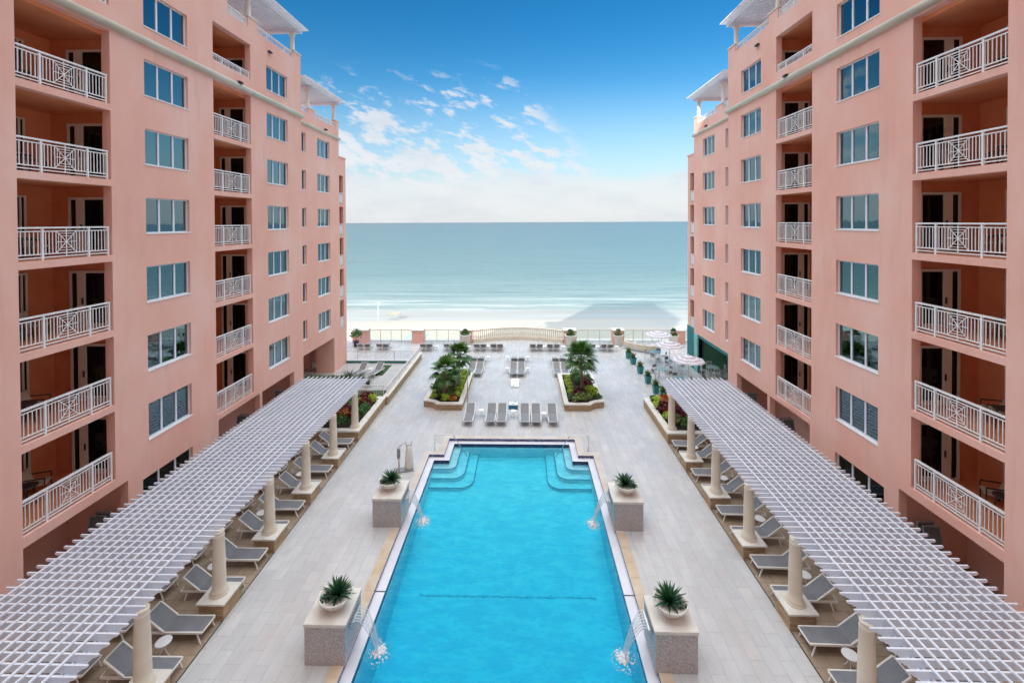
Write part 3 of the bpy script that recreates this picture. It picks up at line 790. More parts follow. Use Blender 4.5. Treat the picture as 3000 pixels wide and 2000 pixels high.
# roof pergolas
def roof_pergola(s, label, d0, ycols, zb, zt, yr, depth=5.6):
    X = lambda d: CX + s * d
    p = thing('roof_pergola', label, 'pergola', (0, 0, 0), 0, 'white pergolas on the roof terraces')
    for dd in (d0 + .3, d0 + 4.6):
        for y_, z_ in ycols:
            z0 = z_ if dd < d0 + 1 else z_ - 1.2
            mb = MB(); mb.lathe([(.2, 0), (.2, .06), (.15, .1), (.145, zt - z0 - .28), (.2, zt - z0 - .2), (.17, zt - z0 - .17), (.24, zt - z0 - .06), (.26, zt - z0)], (X(dd), y_, z0), 20)
            mb.build('column', 'warm_white', p)
    for y_, z_ in ycols:
        for o_ in (-.12, .12):
            mb = MB(); mb.prism_x = None
            mb.box(X(d0 - .15), X(d0 + depth), y_ + o_ - .03, y_ + o_ + .03, zt, zt + .2); mb.build('beam', 'white_vinyl', p)
    n = int(depth / .2)
    for i in range(n):
        d = d0 - .1 + i * .2
        mb = MB(); mb.box(X(d), X(d + .045), yr[0], yr[1], zt + .2, zt + .40); mb.build('rafter', 'white_vinyl', p)
    y_ = yr[0] + .05; L_ = []
    while y_ < yr[1] and len(L_) < 40:
        L_.append(y_); y_ += .21
    for y_ in L_:
        mb = MB(); mb.box(X(d0 - .55), X(d0 + depth + .2), y_, y_ + .165, zt + .402, zt + .46); mb.build('lath', 'white_vinyl', p)
for s, nm in ((-1, 'left'), (1, 'right')):
    roof_pergola(s, f'white roof pergola on the taller front part of the {nm} wing', 15.24, ((26.35, 25.66), (31.45, 25.6)), 25.6, 26.95, (24.15, 32.1))
    roof_pergola(s, f'sunlit white roof pergola on the lower seaward part of the {nm} wing', 16.29, ((35.8, 22.74), (40.75, 22.88)), 22.8, 24.3, (33.7, 41.5), 5.0)
# ------------------------------------------------------------------ poolside pergolas
def big_pergola(s, label):
    X = lambda d: CX + s * d
    p = thing('pergola', label, 'pergola', (0, 0, 0), 0, 'white pergolas along the pool court')
    for y_ in (12.1, 15.25, 18.36, 21.5, 24.65, 27.87):
        z0 = .6 if y_ < 27 else .65
        prof = [(.30, 0), (.30, .05), (.25, .055), (.26, .10), (.25, .15), (.215, .18), (.215, .4), (.20, 1.2), (.175, 1.82), (.185, 1.84), (.185, 1.87), (.172, 1.89), (.172, 1.95), (.18, 2.0)]
        f = (2.79 - z0) / 2.0
        mb = MB(); mb.lathe([(r_, h_ * f if h_ > .2 else h_) for r_, h_ in prof], (X(9.92), y_, z0), 28)
        mb.build('column', 'cream_column', p)
        mb = MB(); mb.lathe([(.2, 0), (.17, 2.55)], (X(14.05), y_, 0), 20); mb.build('column', 'cream_column', p)
        if y_ < 27:
            mb = MB(); mb.box(X(9.92 - .43), X(9.92 + .43), y_ - .43, y_ + .43, 0, .53); st = mb.build('pedestal', 'ledgestone', p)
            mb = MB(); mb.box(X(9.92 - .49), X(9.92 + .49), y_ - .49, y_ + .49, .53, .60); mb.build('pedestal_cap', 'limestone', st, .012)
    for d in (10.14, 10.27, 14.05):
        mb = MB(); mb.box(X(d - .03), X(d + .03), 8.0, 29.9, 2.60, 2.81); mb.build('beam', 'white_vinyl', p)
    # one shaped rafter, copied
    prof = [(0, 0), (0, -.035), (.05, -.07), (.12, -.085), (.17, -.13), (.26, -.15), (.30, -.19)]
    L = 4.6
    out = prof + [(L - x_, z_) for x_, z_ in ((.34, -.19), (.30, -.15), (.22, -.145), (.17, -.10), (.13, -.085), (.04, -.085), (.0, -.06), (-.02, -.04), (0, 0))]
    mb = MB(); n = len(out)
    vs = [(X(9.66) + s * x_, -.024, 3.0 + z_) for x_, z_ in out] + [(X(9.66) + s * x_, .024, 3.0 + z_) for x_, z_ in out]
    mb.add(vs, [tuple(range(n)), tuple(reversed(range(n, 2 * n)))] + [(i, n + i, n + (i + 1) % n, (i + 1) % n) for i in range(n)])
    me = mb.mesh('rafter', 'white_vinyl')
    bm = bmesh.new(); bm.from_mesh(me); bmesh.ops.triangulate(bm, faces=[f for f in bm.faces if len(f.verts) > 4]); bmesh.ops.recalc_face_normals(bm, faces=bm.faces); bm.to_mesh(me); bm.free()
    y_ = 8.65
    while y_ < 29.9:
        o = bpy.data.objects.new('rafter', me); COL.objects.link(o); o.parent = p; o.location = (0, y_, 0); y_ += .274
    for i in range(13):
        mb = MB(); d = 10.28 + i * .30
        mb.box(X(d - .028), X(d + .028), 8.3, 30.12, 3.001, 3.042); mb.build('lath', 'white_vinyl', p)
    return p
big_pergola(-1, 'long white lath pergola on cream columns along the left wing')
big_pergola(1, 'long white lath pergola on cream columns along the right wing')

# ------------------------------------------------------------------ loungers and small tables
def make_lounger():
    r = thing('sun_lounger', '', 'sun lounger', group='grey sling sun loungers on white frames')
    # local: foot end at y=0, head end at y=1.98, width .64 centred on x
    W2_ = .31; z0 = .34; A = R(38); yb = 1.27; Lb = .74
    hy, hz = yb + Lb * math.cos(A), z0 + Lb * math.sin(A)
    mb = MB()
    for sx_ in (-1, 1): mb.bar((sx_ * W2_, 0, z0 + .008), (sx_ * W2_, 1.95, z0 - .02), .05, .06)
    for y_ in (0, 1.95, 1.3): mb.bar((-W2_, y_, z0), (W2_, y_, z0), .035, .035)
    mb.build('frame', 'cream_metal', r)
    for sx_ in (-1, 1):
        for y_, dy in ((.16, -.12), (1.70, .10)):
            mb = MB(); mb.bar((sx_ * W2_, y_, z0 - .01), (sx_ * (W2_ + .02), y_ + dy, 0), .035, .04); mb.build('leg', 'cream_metal', r)
    mb = MB(); mb.box(-W2_ + .02, W2_ - .02, .02, yb, z0 + .012, z0 + .028); mb.build('seat', 'sling', r)
    mb = MB(); e = Vector((0, math.cos(A), math.sin(A))); n_ = Vector((0, -math.sin(A), math.cos(A))) * .008
    a = Vector((0, yb, z0 + .02)); b_ = a + e * Lb; wv = Vector((W2_ - .02, 0, 0))
    vs = [a - wv - n_, a + wv - n_, b_ + wv - n_, b_ - wv - n_, a - wv + n_, a + wv + n_, b_ + wv + n_, b_ - wv + n_]
    mb.add(vs, [(3, 2, 1, 0), (4, 5, 6, 7), (0, 1, 5, 4), (1, 2, 6, 5), (2, 3, 7, 6), (3, 0, 4, 7)]); bk = mb.build('backrest', 'sling', r)
    mb = MB()
    for sx_ in (-1, 1): mb.bar((sx_ * W2_, yb, z0 + .02), (sx_ * W2_, hy, hz + .02), .05, .05); mb.bar((sx_ * (W2_ - .04), yb + .45, z0 + .36), (sx_ * (W2_ - .04), yb + .62, z0 - .01), .016)
    mb.bar((-W2_, hy, hz + .02), (W2_, hy, hz + .02), .035, .035); mb.build('back_frame', 'cream_metal', r)
    return r
lounger = placer(make_lounger)
def make_table():
    r = thing('side_table', '', 'side table', group='small round side tables beside the loungers')
    mb = MB(); mb.lathe([(.20, .43), (.225, .435), (.225, .455), (.20, .46)], n=24); mb.build('table_top', 'white_paint', r)
    for k in range(3):
        a = 2 * PI * k / 3; mb = MB(); c_, s_ = math.cos(a), math.sin(a)
        mb.tube([(c_ * .05, s_ * .05, .43), (c_ * .04, s_ * .04, .25), (c_ * .12, s_ * .12, .06), (c_ * .19, s_ * .19, 0)], .013, 6); mb.build('leg', 'white_paint', r)
    return r
table = placer(make_table)
ROWY = [12.87, 14.3, 15.92, 17.4, 19.06, 20.5, 22.17, 23.6, 25.4, 26.6]
for s, nm in ((-1, 'left'), (1, 'right')):
    for i, y_ in enumerate(ROWY):
        if i == 9 and s > 0: y_ = 26.65
        lounger((CX + s * 9.63, y_, 0), -s * PI / 2, f'{ORD[i]} grey lounger from the near end, poolside row under the {nm} pergola')
        if i < 9: lounger((CX + s * 12.15, y_ + .05 * math.sin(i * 3), 0), -s * PI / 2 + .03 * math.sin(i * 2.3), f'{ORD[i]} grey lounger from the near end, back row beside the {nm} wing')
    for j, (d, y_) in enumerate(((10.55, 13.58), (11.1, 16.66), (11.1, 19.78), (10.9, 22.9), (10.6, 26.0))):
        table((CX + s * d, y_, 0), j * .7, f'{ORD[j]} small white round table from the near end under the {nm} pergola')
mid = 'in the middle of the deck'
FR = [(-3.73, .0), (-2.24, 0), (-1.51, 0), (.05, 0), (.82, 0), (1.93, 0)]
for i, (x_, a) in enumerate(FR): lounger((x_, 29.4, 0), a, f'{ORD[i]} grey lounger from the left in the front row facing the pool')
for i, (x_, y_) in enumerate(((-2.97, 31.05), (-.73, 30.95), (1.37, 30.6))): table((x_, y_ - .1, 0), i, f'white round table in the front lounger row at the pool end, {ORD[i]} from the left')
MX = [-4.75, -4.06, -.92, -.22, 2.95, 3.65]
for i, x_ in enumerate(MX):
    a = .06 if i < 2 else 0
    lounger((x_, 38.75, 0), -a, f'{ORD[i]} grey lounger from the left in the second row facing the pool')
    lounger((x_ + .02, 43.5, 0), PI, f'{ORD[i]} from the left of the sea-facing loungers back to back with others')
for i, (x_, y_) in enumerate(((-5.4, 39.9), (-1.5, 39.9), (.35, 39.9), (-3.45, 43.3), (-5.5, 43.2), (-1.55, 43.3), (.4, 43.3), (4.4, 43.2))):
    table((x_, y_, 0), i * .4, f'white round table beside the back to back loungers, {ORD[i]} of eight')
BX = [(-17.5, .15), (-16.75, .15), (-15.4, .1), (-14.7, .1), (-10.68, .05), (-10.0, .05), (-8.1, 0), (-7.4, 0), (-4.94, 0), (-4.23, 0), (-3.17, 0), (-2.47, 0), (.95, 0), (1.68, 0), (2.74, 0), (3.46, 0), (6.45, 0), (7.16, 0), (8.33, 0), (9.06, 0)]
def rank(i): return ['leftmost', 'second', 'third', 'fourth', 'fifth', 'sixth', 'seventh', 'eighth', 'ninth', 'tenth', 'eleventh', 'twelfth', 'thirteenth', 'fourteenth', 'fifteenth', 'sixteenth', 'seventeenth', 'eighteenth', 'nineteenth', 'rightmost'][i]
for i, (x_, a) in enumerate(BX): lounger((x_, 48.3, 0), PI + a, f'{rank(i)} from the left of the sea-facing loungers in the last row')
for i, (x_, y_) in enumerate(((-9.2, 47.0), (-3.7, 47.0), (-5.75, 47.0), (2.2, 47.0), (4.15, 47.0), (7.75, 47.0), (9.75, 47.0))): table((x_, y_, 0), i * .4, f'white round table in the last lounger row by the balustrade, {ORD[i]} from the left')
for i, (x_, a) in enumerate(((-14.75, -.18), (-13.3, -.18))): lounger((x_, 38.4, 0), a, f'grey lounger on the left side terrace by the grass strip, {("left" , "right")[i]} one of the pair')
table((-13.75, 39.6, 0), 0, 'white round table between the two loungers on the left side terrace')

# ------------------------------------------------------------------ fountain pedestals, bowls, agaves
def blade(mb, base, az, el, L, w, curl, n=6, fold=.25):
    d0 = Vector((math.cos(az), math.sin(az), 0)); sd_ = Vector((-math.sin(az), math.cos(az), 0)); p = Vector(base); vs = []
    for i in range(n + 1):
        f = i / n; e = el - curl * f; ww = w * (math.sin(min(1, f * 1.25 + .28) * PI * .62) if f < .6 else (1 - f) / .4 * .9) * (1 if i < n else 0) + .002
        up = Vector((0, 0, 1)) * math.cos(e) - d0 * math.sin(e)
        vs += [p - sd_ * ww + up * ww * fold, p - up * 0, p + sd_ * ww + up * ww * fold]
        p = p + (d0 * math.cos(e) + Vector((0, 0, 1)) * math.sin(e)) * (L / n)
    fs = []
    for i in range(n):
        a = i * 3; fs += [(a, a + 1, a + 4, a + 3), (a + 1, a + 2, a + 5, a + 4)]
    mb.add(vs, fs)
def leafball(mb, c, r, n, size, rnd, flat=.7, elong=1.6):
    for i in range(n):
        th = rnd.random() * 2 * PI; ph = math.acos(1 - rnd.random() * 1.25); rr = r * (.55 + .5 * rnd.random())
        d = Vector((math.sin(ph) * math.cos(th), math.sin(ph) * math.sin(th), math.cos(ph) * flat))
        p = Vector(c) + d * rr
        nrm = (d + Vector((rnd.uniform(-.6, .6), rnd.uniform(-.6, .6), rnd.uniform(-.2, .8)))).normalized()
        a = nrm.cross(Vector((rnd.uniform(-1, 1), rnd.uniform(-1, 1), .1))).normalized(); b_ = nrm.cross(a)
        s1 = size * rnd.uniform(.6, 1.3); s2 = s1 * elong
        mb.add([p - b_ * s2 * .5, p + a * s1 * .5 + nrm * s1 * .12, p + b_ * s2 * .5, p - a * s1 * .5 + nrm * s1 * .12], [(0, 1, 2, 3)])
def pedestal(x0, x1, y0, y1, s, label):
    cx_, cy0 = (x0 + x1) / 2, (y0 + y1) / 2; hx, hy = (x1 - x0) / 2, (y1 - y0) / 2
    r = thing('fountain_pedestal', label, 'fountain pedestal', (cx_, cy0, 0), 0, 'granite fountain pedestals beside the pool')
    mb = MB(); mb.box(-hx + .03, hx - .03, -hy + .03, hy - .03, 0, 1.16); mb.build('block', 'granite', r, .006)
    mb = MB(); mb.box(-hx, hx, -hy, hy, 1.20, 1.29); mb.box(-hx + .02, hx - .02, -hy + .02, hy - .02, 1.16, 1.20); mb.build('cap', 'limestone', r, .01)
    e = -s
    mb = MB(); mb.box(e * (hx - .02), e * (hx + .10), -.36, .36, 1.0, 1.06); mb.box(e * (hx - .02), e * (hx + .02), -.38, .38, .94, 1.0); mb.build('spout', 'steel', r)
    wj = thing('water_jet', label.replace('granite fountain pedestal', 'thin falling water arcs from the pedestal'), 'water jet', (cx_, cy0, 0), 0, 'water arcs falling into the pool')
    tx = e * (hx + .78); xs0 = e * (hx + .08)
    for k in range(7):
        y_ = -.32 + k * .107; yt = -.12 + k * .05; pts = []
        for i in range(12):
            f = i / 11; pts.append((xs0 + (tx - xs0) * f, y_ + (yt - y_) * f + .008 * math.sin(9 * f + k * 2), 1.05 + .05 * math.sin(min(1, f * 4) * PI * .5) - 1.28 * f * f))
        mb = MB(); mb.tube(pts, [.018 * (1 - .4 * i / 11) for i in range(12)], 6); mb.build('stream', 'water_jet', wj)
    rnd = random.Random(int(x0 * 10 + y0))
    mb = MB()
    for k in range(230):
        a = rnd.random() * 2 * PI; q = rnd.random() ** 1.7 * .42; rr = (.014 + .055 * rnd.random()) * (1.15 - q * 2.2)
        c_ = (tx + q * math.cos(a), q * 1.25 * math.sin(a), -.205 + rr * .3 + .07 * rnd.random() * max(0, .3 - q) * 3)
        pr = [(.001, -rr), (rr * .8, -rr * .5), (rr, 0), (rr * .7, rr * .6), (.001, rr)]
        mb.lathe(pr, c_, 7)
    mb.build('splash', 'white_water', wj)['kind'] = 'stuff'
    return r
def bowl(x_, y_, s, label, seed):
    r = thing('planter_bowl', label, 'planter bowl', (x_, y_, 1.292), 0, 'white bowls with agaves on the fountain pedestals')
    mb = MB(); mb.lathe([(.23, 0), (.25, .03), (.20, .06), (.19, .09), (.30, .14), (.42, .22), (.50, .33), (.53, .36), (.53, .40), (.50, .41), (.46, .37), (.44, .33)], n=40); mb.build('bowl', 'warm_white', r)
    mb = MB(); mb.lathe([(.44, .30), (.3, .34), (.01, .35)], n=24); mb.build('gravel', 'granite', r)
    rnd = random.Random(seed)
    ag = thing('agave', label.replace('white bowl', 'spiky green agave growing in the bowl'), 'agave', (x_ - s * .06, y_, 1.292), rnd.random(), 'agaves in the pedestal bowls')
    mb = MB()
    for k in range(46):
        f = k / 46; el = R(8 + 72 * f ** 1.1); az = k * 2.39996 + rnd.uniform(-.1, .1)
        blade(mb, (.03 * math.cos(az), .03 * math.sin(az), .36), az, el, rnd.uniform(.50, .66) * (1 - .15 * f), .042, rnd.uniform(.1, .5), 6)
    mb.build('leaves', 'leaf_agave', ag)
    mb = MB(); leafball(mb, (s * .30, -.14, .34), .17, 130, .045, rnd, .8, 1.3); leafball(mb, (s * .28, .12, .34), .13, 80, .04, rnd, .8, 1.3)
    su = tag(mb.build('succulent', 'leaf_dark', None), label.replace('white bowl', 'low dark succulent at the rim of the bowl'), 'succulent', 'succulents in the pedestal bowls'); su.location = (x_, y_, 1.292)
for nm, (x0, x1, y0, y1), s, (bx_, by_) in (('near left', (-6.77, -5.45, 13.33, 14.72), -1, (-6.03, 14.0)), ('near right', (3.87, 5.19, 13.30, 14.62), 1, (4.55, 13.95)), ('far left', (-6.77, -5.44, 19.52, 20.98), -1, (-6.18, 20.35)), ('far right', (3.88, 5.22, 19.48, 20.98), 1, (4.6, 20.2))):
    pedestal(x0, x1, y0, y1, s, f'granite fountain pedestal at the {nm} side of the pool')
    bowl(bx_, by_, s, f'white bowl on the {nm} pool pedestal', int(abs(bx_ * 7 + by_)))

# pool lift
pl = thing('pool_lift', 'folded white and grey pool lift behind the far left pedestal', 'pool lift', (-6.5, 24.1, 0), .3)
mb = MB(); mb.box(-.5, .45, -.2, .25, 0, .07); mb.build('base', 'grey_metal', pl, .01)
mb = MB(); mb.tube([(-.32, 0, .05), (-.32, 0, 1.35)], .05, 10); mb.build('mast', 'warm_white', pl)
mb = MB(); mb.box(-.42, -.24, -.09, .09, .72, 1.25); mb.build('battery_case', 'grey_metal', pl, .02)
mb = MB(); mb.tube([(-.32, 0, 1.33), (-.05, .05, 1.5), (.25, .05, 1.3)], .035, 8); mb.build('arm', 'warm_white', pl)
mb = MB(); mb.lathe([(.20, .08), (.24, .2), (.22, .6), (.19, 1.0), (.12, 1.25), (.03, 1.32)], (.22, .05, 0), 14); mb.build('seat_cover', 'warm_white', pl)
mb = MB(); mb.tube([(.1, .05, 1.25), (.06, .05, 1.55)], .02, 6); mb.tube([(.32, .05, 1.25), (.36, .05, 1.5)], .02, 6); mb.build('grab_bar', 'grey_metal', pl)

# ------------------------------------------------------------------ planters
def planter(name, label, outer, h, wcap, cat='planter', group=None, soil=True):
    r = thing(name, label, cat, (0, 0, 0), 0, group)
    ar = sum(outer[i][0] * outer[(i + 1) % len(outer)][1] - outer[(i + 1) % len(outer)][0] * outer[i][1] for i in range(len(outer)))
    if ar < 0: outer = outer[::-1]
    inn = offset_poly(outer, wcap); oc = offset_poly(outer, -.04)
    mb = MB(); skirt(mb, outer, 0, h - .10); skirt(mb, inn, 0, h - .10); ring(mb, outer, inn, h - .10); mb.build('wall', 'ledgestone', r)
    mb = MB(); skirt(mb, oc, h - .098, h); skirt(mb, inn, h - .098, h); ring(mb, oc, inn, h); ring(mb, oc, inn, h - .098); mb.build('cap', 'limestone', r)
    if soil:
        mb = MB(); n = len(inn); mb.add([(x_, y_, h - .16) for x_, y_ in inn], [tuple(range(n))]); mb.build('soil', 'soil', r)
    return r
mir = lambda P: [(2 * CX - x_, y_) for x_, y_ in P]
arc = [(-6.26, 31.9)] + [(-6.26 - .95 * math.sin(a), 31.9 + .62 * (1 - math.cos(a)) * 1.0) for a in [PI / 2 * i / 6 for i in range(1, 6)]]
CL = [(-4.44, 31.9), (-6.26, 31.9), (-6.42, 32.12), (-6.62, 32.30), (-6.85, 32.42), (-7.1, 32.48), (-7.34, 32.5), (-7.34, 38.45), (-4.44, 38.45)]
planter('palm_planter', 'left palm planter of tan ledgestone with a curved front corner', CL, .5, .3, group='stone palm planters in the deck')
planter('palm_planter', 'right palm planter of tan ledgestone with a curved front corner', mir(CL), .5, .3, group='stone palm planters in the deck')
for s, nm in ((-1, 'left'), (1, 'right')):
    X = lambda d: CX + s * d
    planter('flower_planter', f'long stone planter under the far end of the {nm} pergola', [(X(9.5), 27.29), (X(13.6), 27.29), (X(13.6), 32.75), (X(9.5), 32.75)], .65, .36, group='stone planters at the ends of the pergolas')

def make_shrub(kind, mat, seed, n=190, r=.32, size=.10, h=.3, el=1.6):
    def f():
        rnd = random.Random(seed); o = thing('shrub', '', 'shrub', group='colourful shrubs in the planters')
        mb = MB()
        for k in range(5): leafball(mb, (rnd.uniform(-.14, .14), rnd.uniform(-.14, .14), h + rnd.uniform(-.05, .12)), r * rnd.uniform(.7, 1), n // 5, size, rnd, .85, el)
        mb.build('foliage', mat, o)
        mb = MB()
        for k in range(4): a = k * 1.6; mb.tube([(0, 0, -.05), (.12 * math.cos(a), .12 * math.sin(a), h)], .012, 5)
        mb.build('stem', 'bark', o)
        return o
    return placer(f)
SH = {'lime green': make_shrub('l', 'leaf_lime', 1), 'dark red': make_shrub('r', 'leaf_red', 2, 150, .32, .13, .35), 'orange': make_shrub('o', 'leaf_orange', 3, 150, .3, .13, .33, 2.0),
      'variegated green': make_shrub('m', 'leaf_mix', 4, 220), 'dark green': make_shrub('g', 'leaf_green', 5, 240, .36, .10)}
def plant_bed(where, items, z):
    cnt = {}
    tot = {}
    for k, *_ in items: tot[k] = tot.get(k, 0) + 1
    for i, (k, x_, y_, sc) in enumerate(sorted(items, key=lambda q: (q[2], q[1]))):
        c = cnt[k] = cnt.get(k, 0) + 1
        lab = f'only {k} shrub in the {where}' if tot[k] == 1 else f'{ORD[min(c - 1, 13)]} {k} shrub from the front in the {where}'
        SH[k]((x_, y_, z), (i * 2.1) % 6.28, lab, scale=(sc, sc, sc * random.uniform(.9, 1.15)))
L = []
def row(k, x_, ys_, sc=1):
    for y_ in ys_: L.append((k, x_ + random.uniform(-.08, .08), y_, sc * random.uniform(.85, 1.1)))
row('lime green', -5.0, (33.3, 34.1, 34.8, 35.5, 36.2, 36.9, 37.6), 1.1); row('variegated green', -5.55, (33.0, 33.9, 34.6), 1.1); row('lime green', -6.75, (33.0, 33.8), .9)
row('orange', -5.15, (32.55,), 1); row('lime green', -5.75, (32.5,), .9); row('dark green', -6.3, (33.4, 34.3, 35.2), 1); row('dark green', -6.9, (34.6, 35.4, 36.3, 37.2), .9); row('dark green', -4.9, (38.0,), .8)
row('dark green', -5.9, (36.0, 36.9, 37.6), 1.2)
plant_bed('left palm planter', L, .34); L = []
row('lime green', 3.6, (34.0, 34.8, 35.6, 36.4, 37.2), .9); row('dark red', 4.05, (33.3,), 1.3); row('dark red', 4.9, (35.0, 35.8), 1.2); row('variegated green', 3.75, (32.5,), 1.1); row('variegated green', 4.3, (32.6,), 1.1)
row('variegated green', 4.8, (32.8,), 1); row('lime green', 5.1, (33.7, 34.3), 1.2); row('dark green', 3.5, (33.0,), .8); row('dark green', 5.3, (36.2, 37.2), 1); row('dark green', 4.4, (36.4, 37.2, 38.0), 1.2)
row('dark green', 5.5, (33.0,), .7)
plant_bed('right palm planter', L, .34); L = []
for i, (k, d, y_, sc) in enumerate((('dark green', 11.0, 28.0, 1.1), ('dark green', 10.3, 28.6, .9), ('dark green', 11.8, 28.1, 1.2), ('dark green', 12.6, 28.3, 1.2), ('orange', 11.3, 29.2, 1.3), ('dark red', 11.0, 29.6, 1.3), ('dark green', 12.2, 29.3, 1.3), ('dark green', 10.2, 29.6, 1), ('dark green', 10.2, 30.4, 1), ('dark red', 10.4, 31.0, 1.2), ('lime green', 10.15, 31.7, 1.1), ('dark red', 10.7, 31.9, 1.4), ('lime green', 10.9, 31.2, 1.1), ('variegated green', 11.5, 30.4, 1.2), ('dark green', 11.5, 31.6, 1.3), ('dark green', 12.6, 31, 1.3), ('variegated green', 12.4, 30.2, 1.2), ('dark red', 10.5, 32.3, 1.0))):
    L.append((k, CX - d, y_, sc))
plant_bed('left pergola planter', L, .5); L = []
for i, (k, d, y_, sc) in enumerate((('dark green', 10.9, 28.1, 1.1), ('variegated green', 10.6, 28.7, 1.0), ('lime green', 10.15, 29.3, 1.1), ('lime green', 11.3, 28.7, 1), ('dark red', 11.0, 29.4, 1.3), ('dark red', 11.7, 28.9, 1.2), ('orange', 10.9, 30.2, 1.1), ('dark red', 10.2, 30.4, 1.2), ('lime green', 10.1, 31.0, 1.2), ('orange', 10.6, 31.0, 1.3), ('lime green', 10.2, 31.7, 1.1), ('orange', 11.2, 31.6, 1.3), ('orange', 10.7, 32.1, 1.2), ('dark red', 11.6, 30.5, 1.3), ('dark green', 10.1, 32.3, .8), ('dark red', 11.9, 31.6, 1.2), ('variegated green', 12.1, 29.6, 1.2), ('dark green', 12.8, 30.4, 1.4))):
    L.append((k, CX + d, y_, sc))
plant_bed('right pergola planter', L, .5)

# palms
def palm(label, x_, y_, z0, ztop, nf, rad, seed, lean=(0, 0)):
    r = thing('palm_tree', label, 'palm tree', (x_, y_, z0), 0, 'fan palms in the deck planters'); rnd = random.Random(seed)
    H = ztop - z0; pts = [(lean[0] * (i / 8) ** 1.5, lean[1] * (i / 8) ** 1.5, H * i / 8 - .1) for i in range(9)]
    mb = MB(); mb.tube(pts, [.16, .14, .13, .125, .12, .12, .125, .135, .15], 12)
    for i in range(26):
        z_ = .1 + (H - .1) * i / 26; a = i * 2.4; f = (z_ / H) ** 1.5
        q = Vector((lean[0] * f, lean[1] * f, z_)); d = Vector((math.cos(a), math.sin(a), 0))
        mb.bar(q + d * .09, q + d * .19 + Vector((0, 0, .12)), .06, .03)
    mb.build('trunk', 'bark', r)
    top = Vector((lean[0], lean[1], H - .05)); mb = MB()
    for k in range(nf):
        f = k / nf; el = R(-38 + 115 * f + rnd.uniform(-8, 8)); az = k * 2.39996 + rnd.uniform(-.25, .25)
        d = Vector((math.cos(az) * math.cos(el), math.sin(az) * math.cos(el), math.sin(el))); pl_ = rad * rnd.uniform(.42, .58)
        hub = top + d * pl_ - Vector((0, 0, .10 * (1 - f)))
        mb.bar(top, hub, .022, .016)
        side = d.cross(Vector((0, 0, 1))); side = side.normalized() if side.length > .05 else Vector((1, 0, 0)); upv = side.cross(d).normalized()
        nl = 19; FL = rad * rnd.uniform(.50, .62)
        for j in range(nl):
            a = R(-118 + 236 * j / (nl - 1)); ll = FL * (.62 + .38 * math.cos(a * .6)) * rnd.uniform(.9, 1.05)
            ld = (d * math.cos(a) + side * math.sin(a)).normalized(); wv = (side * math.cos(a) - d * math.sin(a)) * .052
            fold = upv * (.06 * abs(math.sin(a)))
            m1_ = hub + ld * ll * .55 + fold; tip = hub + ld * ll - Vector((0, 0, ll * rnd.uniform(.08, .38))) + fold
            mb.add([hub, m1_ - wv, tip, m1_ + wv], [(0, 1, 2, 3)])
    mb.build('crown', 'leaf_palm', r)
    mb = MB()
    for k in range(10):
        a = k * .63; mb.add([top + Vector((math.cos(a) * .1, math.sin(a) * .1, 0)), top + Vector((math.cos(a) * .3, math.sin(a) * .3, -.35)), top + Vector((math.cos(a + .25) * .28, math.sin(a + .25) * .28, -.6)), top + Vector((math.cos(a + .3) * .1, math.sin(a + .3) * .1, -.1))], [(0, 1, 2, 3)])
    mb.build('dry_leaves', 'bark', r)
palm('front fan palm with a leaning trunk in the left palm planter', -5.95, 33.1, .34, 2.55, 26, 1.3, 11, (.12, .1))
palm('taller rear fan palm in the left palm planter', -5.15, 34.8, .34, 3.15, 26, 1.25, 12, (.1, .1))
palm('fan palm in the right palm planter', 4.45, 34.2, .34, 3.2, 38, 1.5, 13, (-.1, .1))

# hedge and grasses on the left side terrace
rnd = random.Random(5); mb = MB()
for i in range(26): leafball(mb, (-18.4 + i * .15, 37.4 + .08 * math.sin(i), .36), .3, 60, .07, rnd, .9, 1.5)
hg = tag(mb.build('hedge', 'leaf_green'), 'low clipped green hedge across the left side terrace behind the pergola', 'hedge')
def make_grass():
    o = thing('ornamental_grass', '', 'ornamental grass', group='feathery grasses on the left side terrace'); rnd = random.Random(8); mb = MB()
    for k in range(170): blade(mb, (rnd.uniform(-.1, .1), rnd.uniform(-.1, .1), 0), rnd.random() * 6.28, R(rnd.uniform(35, 85)), rnd.uniform(.7, 1.3), .010, rnd.uniform(.3, 1.2), 5, 0)
    mb.build('blades', 'leaf_grassy', o); return o
gr = placer(make_grass)
gr((-14.9, 37.6, .1), 0, 'feathery grey-green grass at the end of the hedge'); gr((-13.7, 37.2, .1), 1, 'feathery grass in front of the loungers on the side terrace', scale=.9); gr((-12.9, 36.6, .05), 2, 'small feathery grass beside the side terrace railing', scale=.7)
for i, (x0, x1, y0, y1) in enumerate(((-13.3, -12.5, 39.1, 41.9), (-15.2, -11.0, 34.2, 35.6))):
    mb = MB(); mb.box(x0, x1, y0, y1, .005, .035); o = mb.build('artificial_lawn', 'grass_mat'); tag(o, ('narrow green lawn strip beside the side terrace loungers', 'wide green lawn patch behind the side terrace railing')[i], 'lawn')

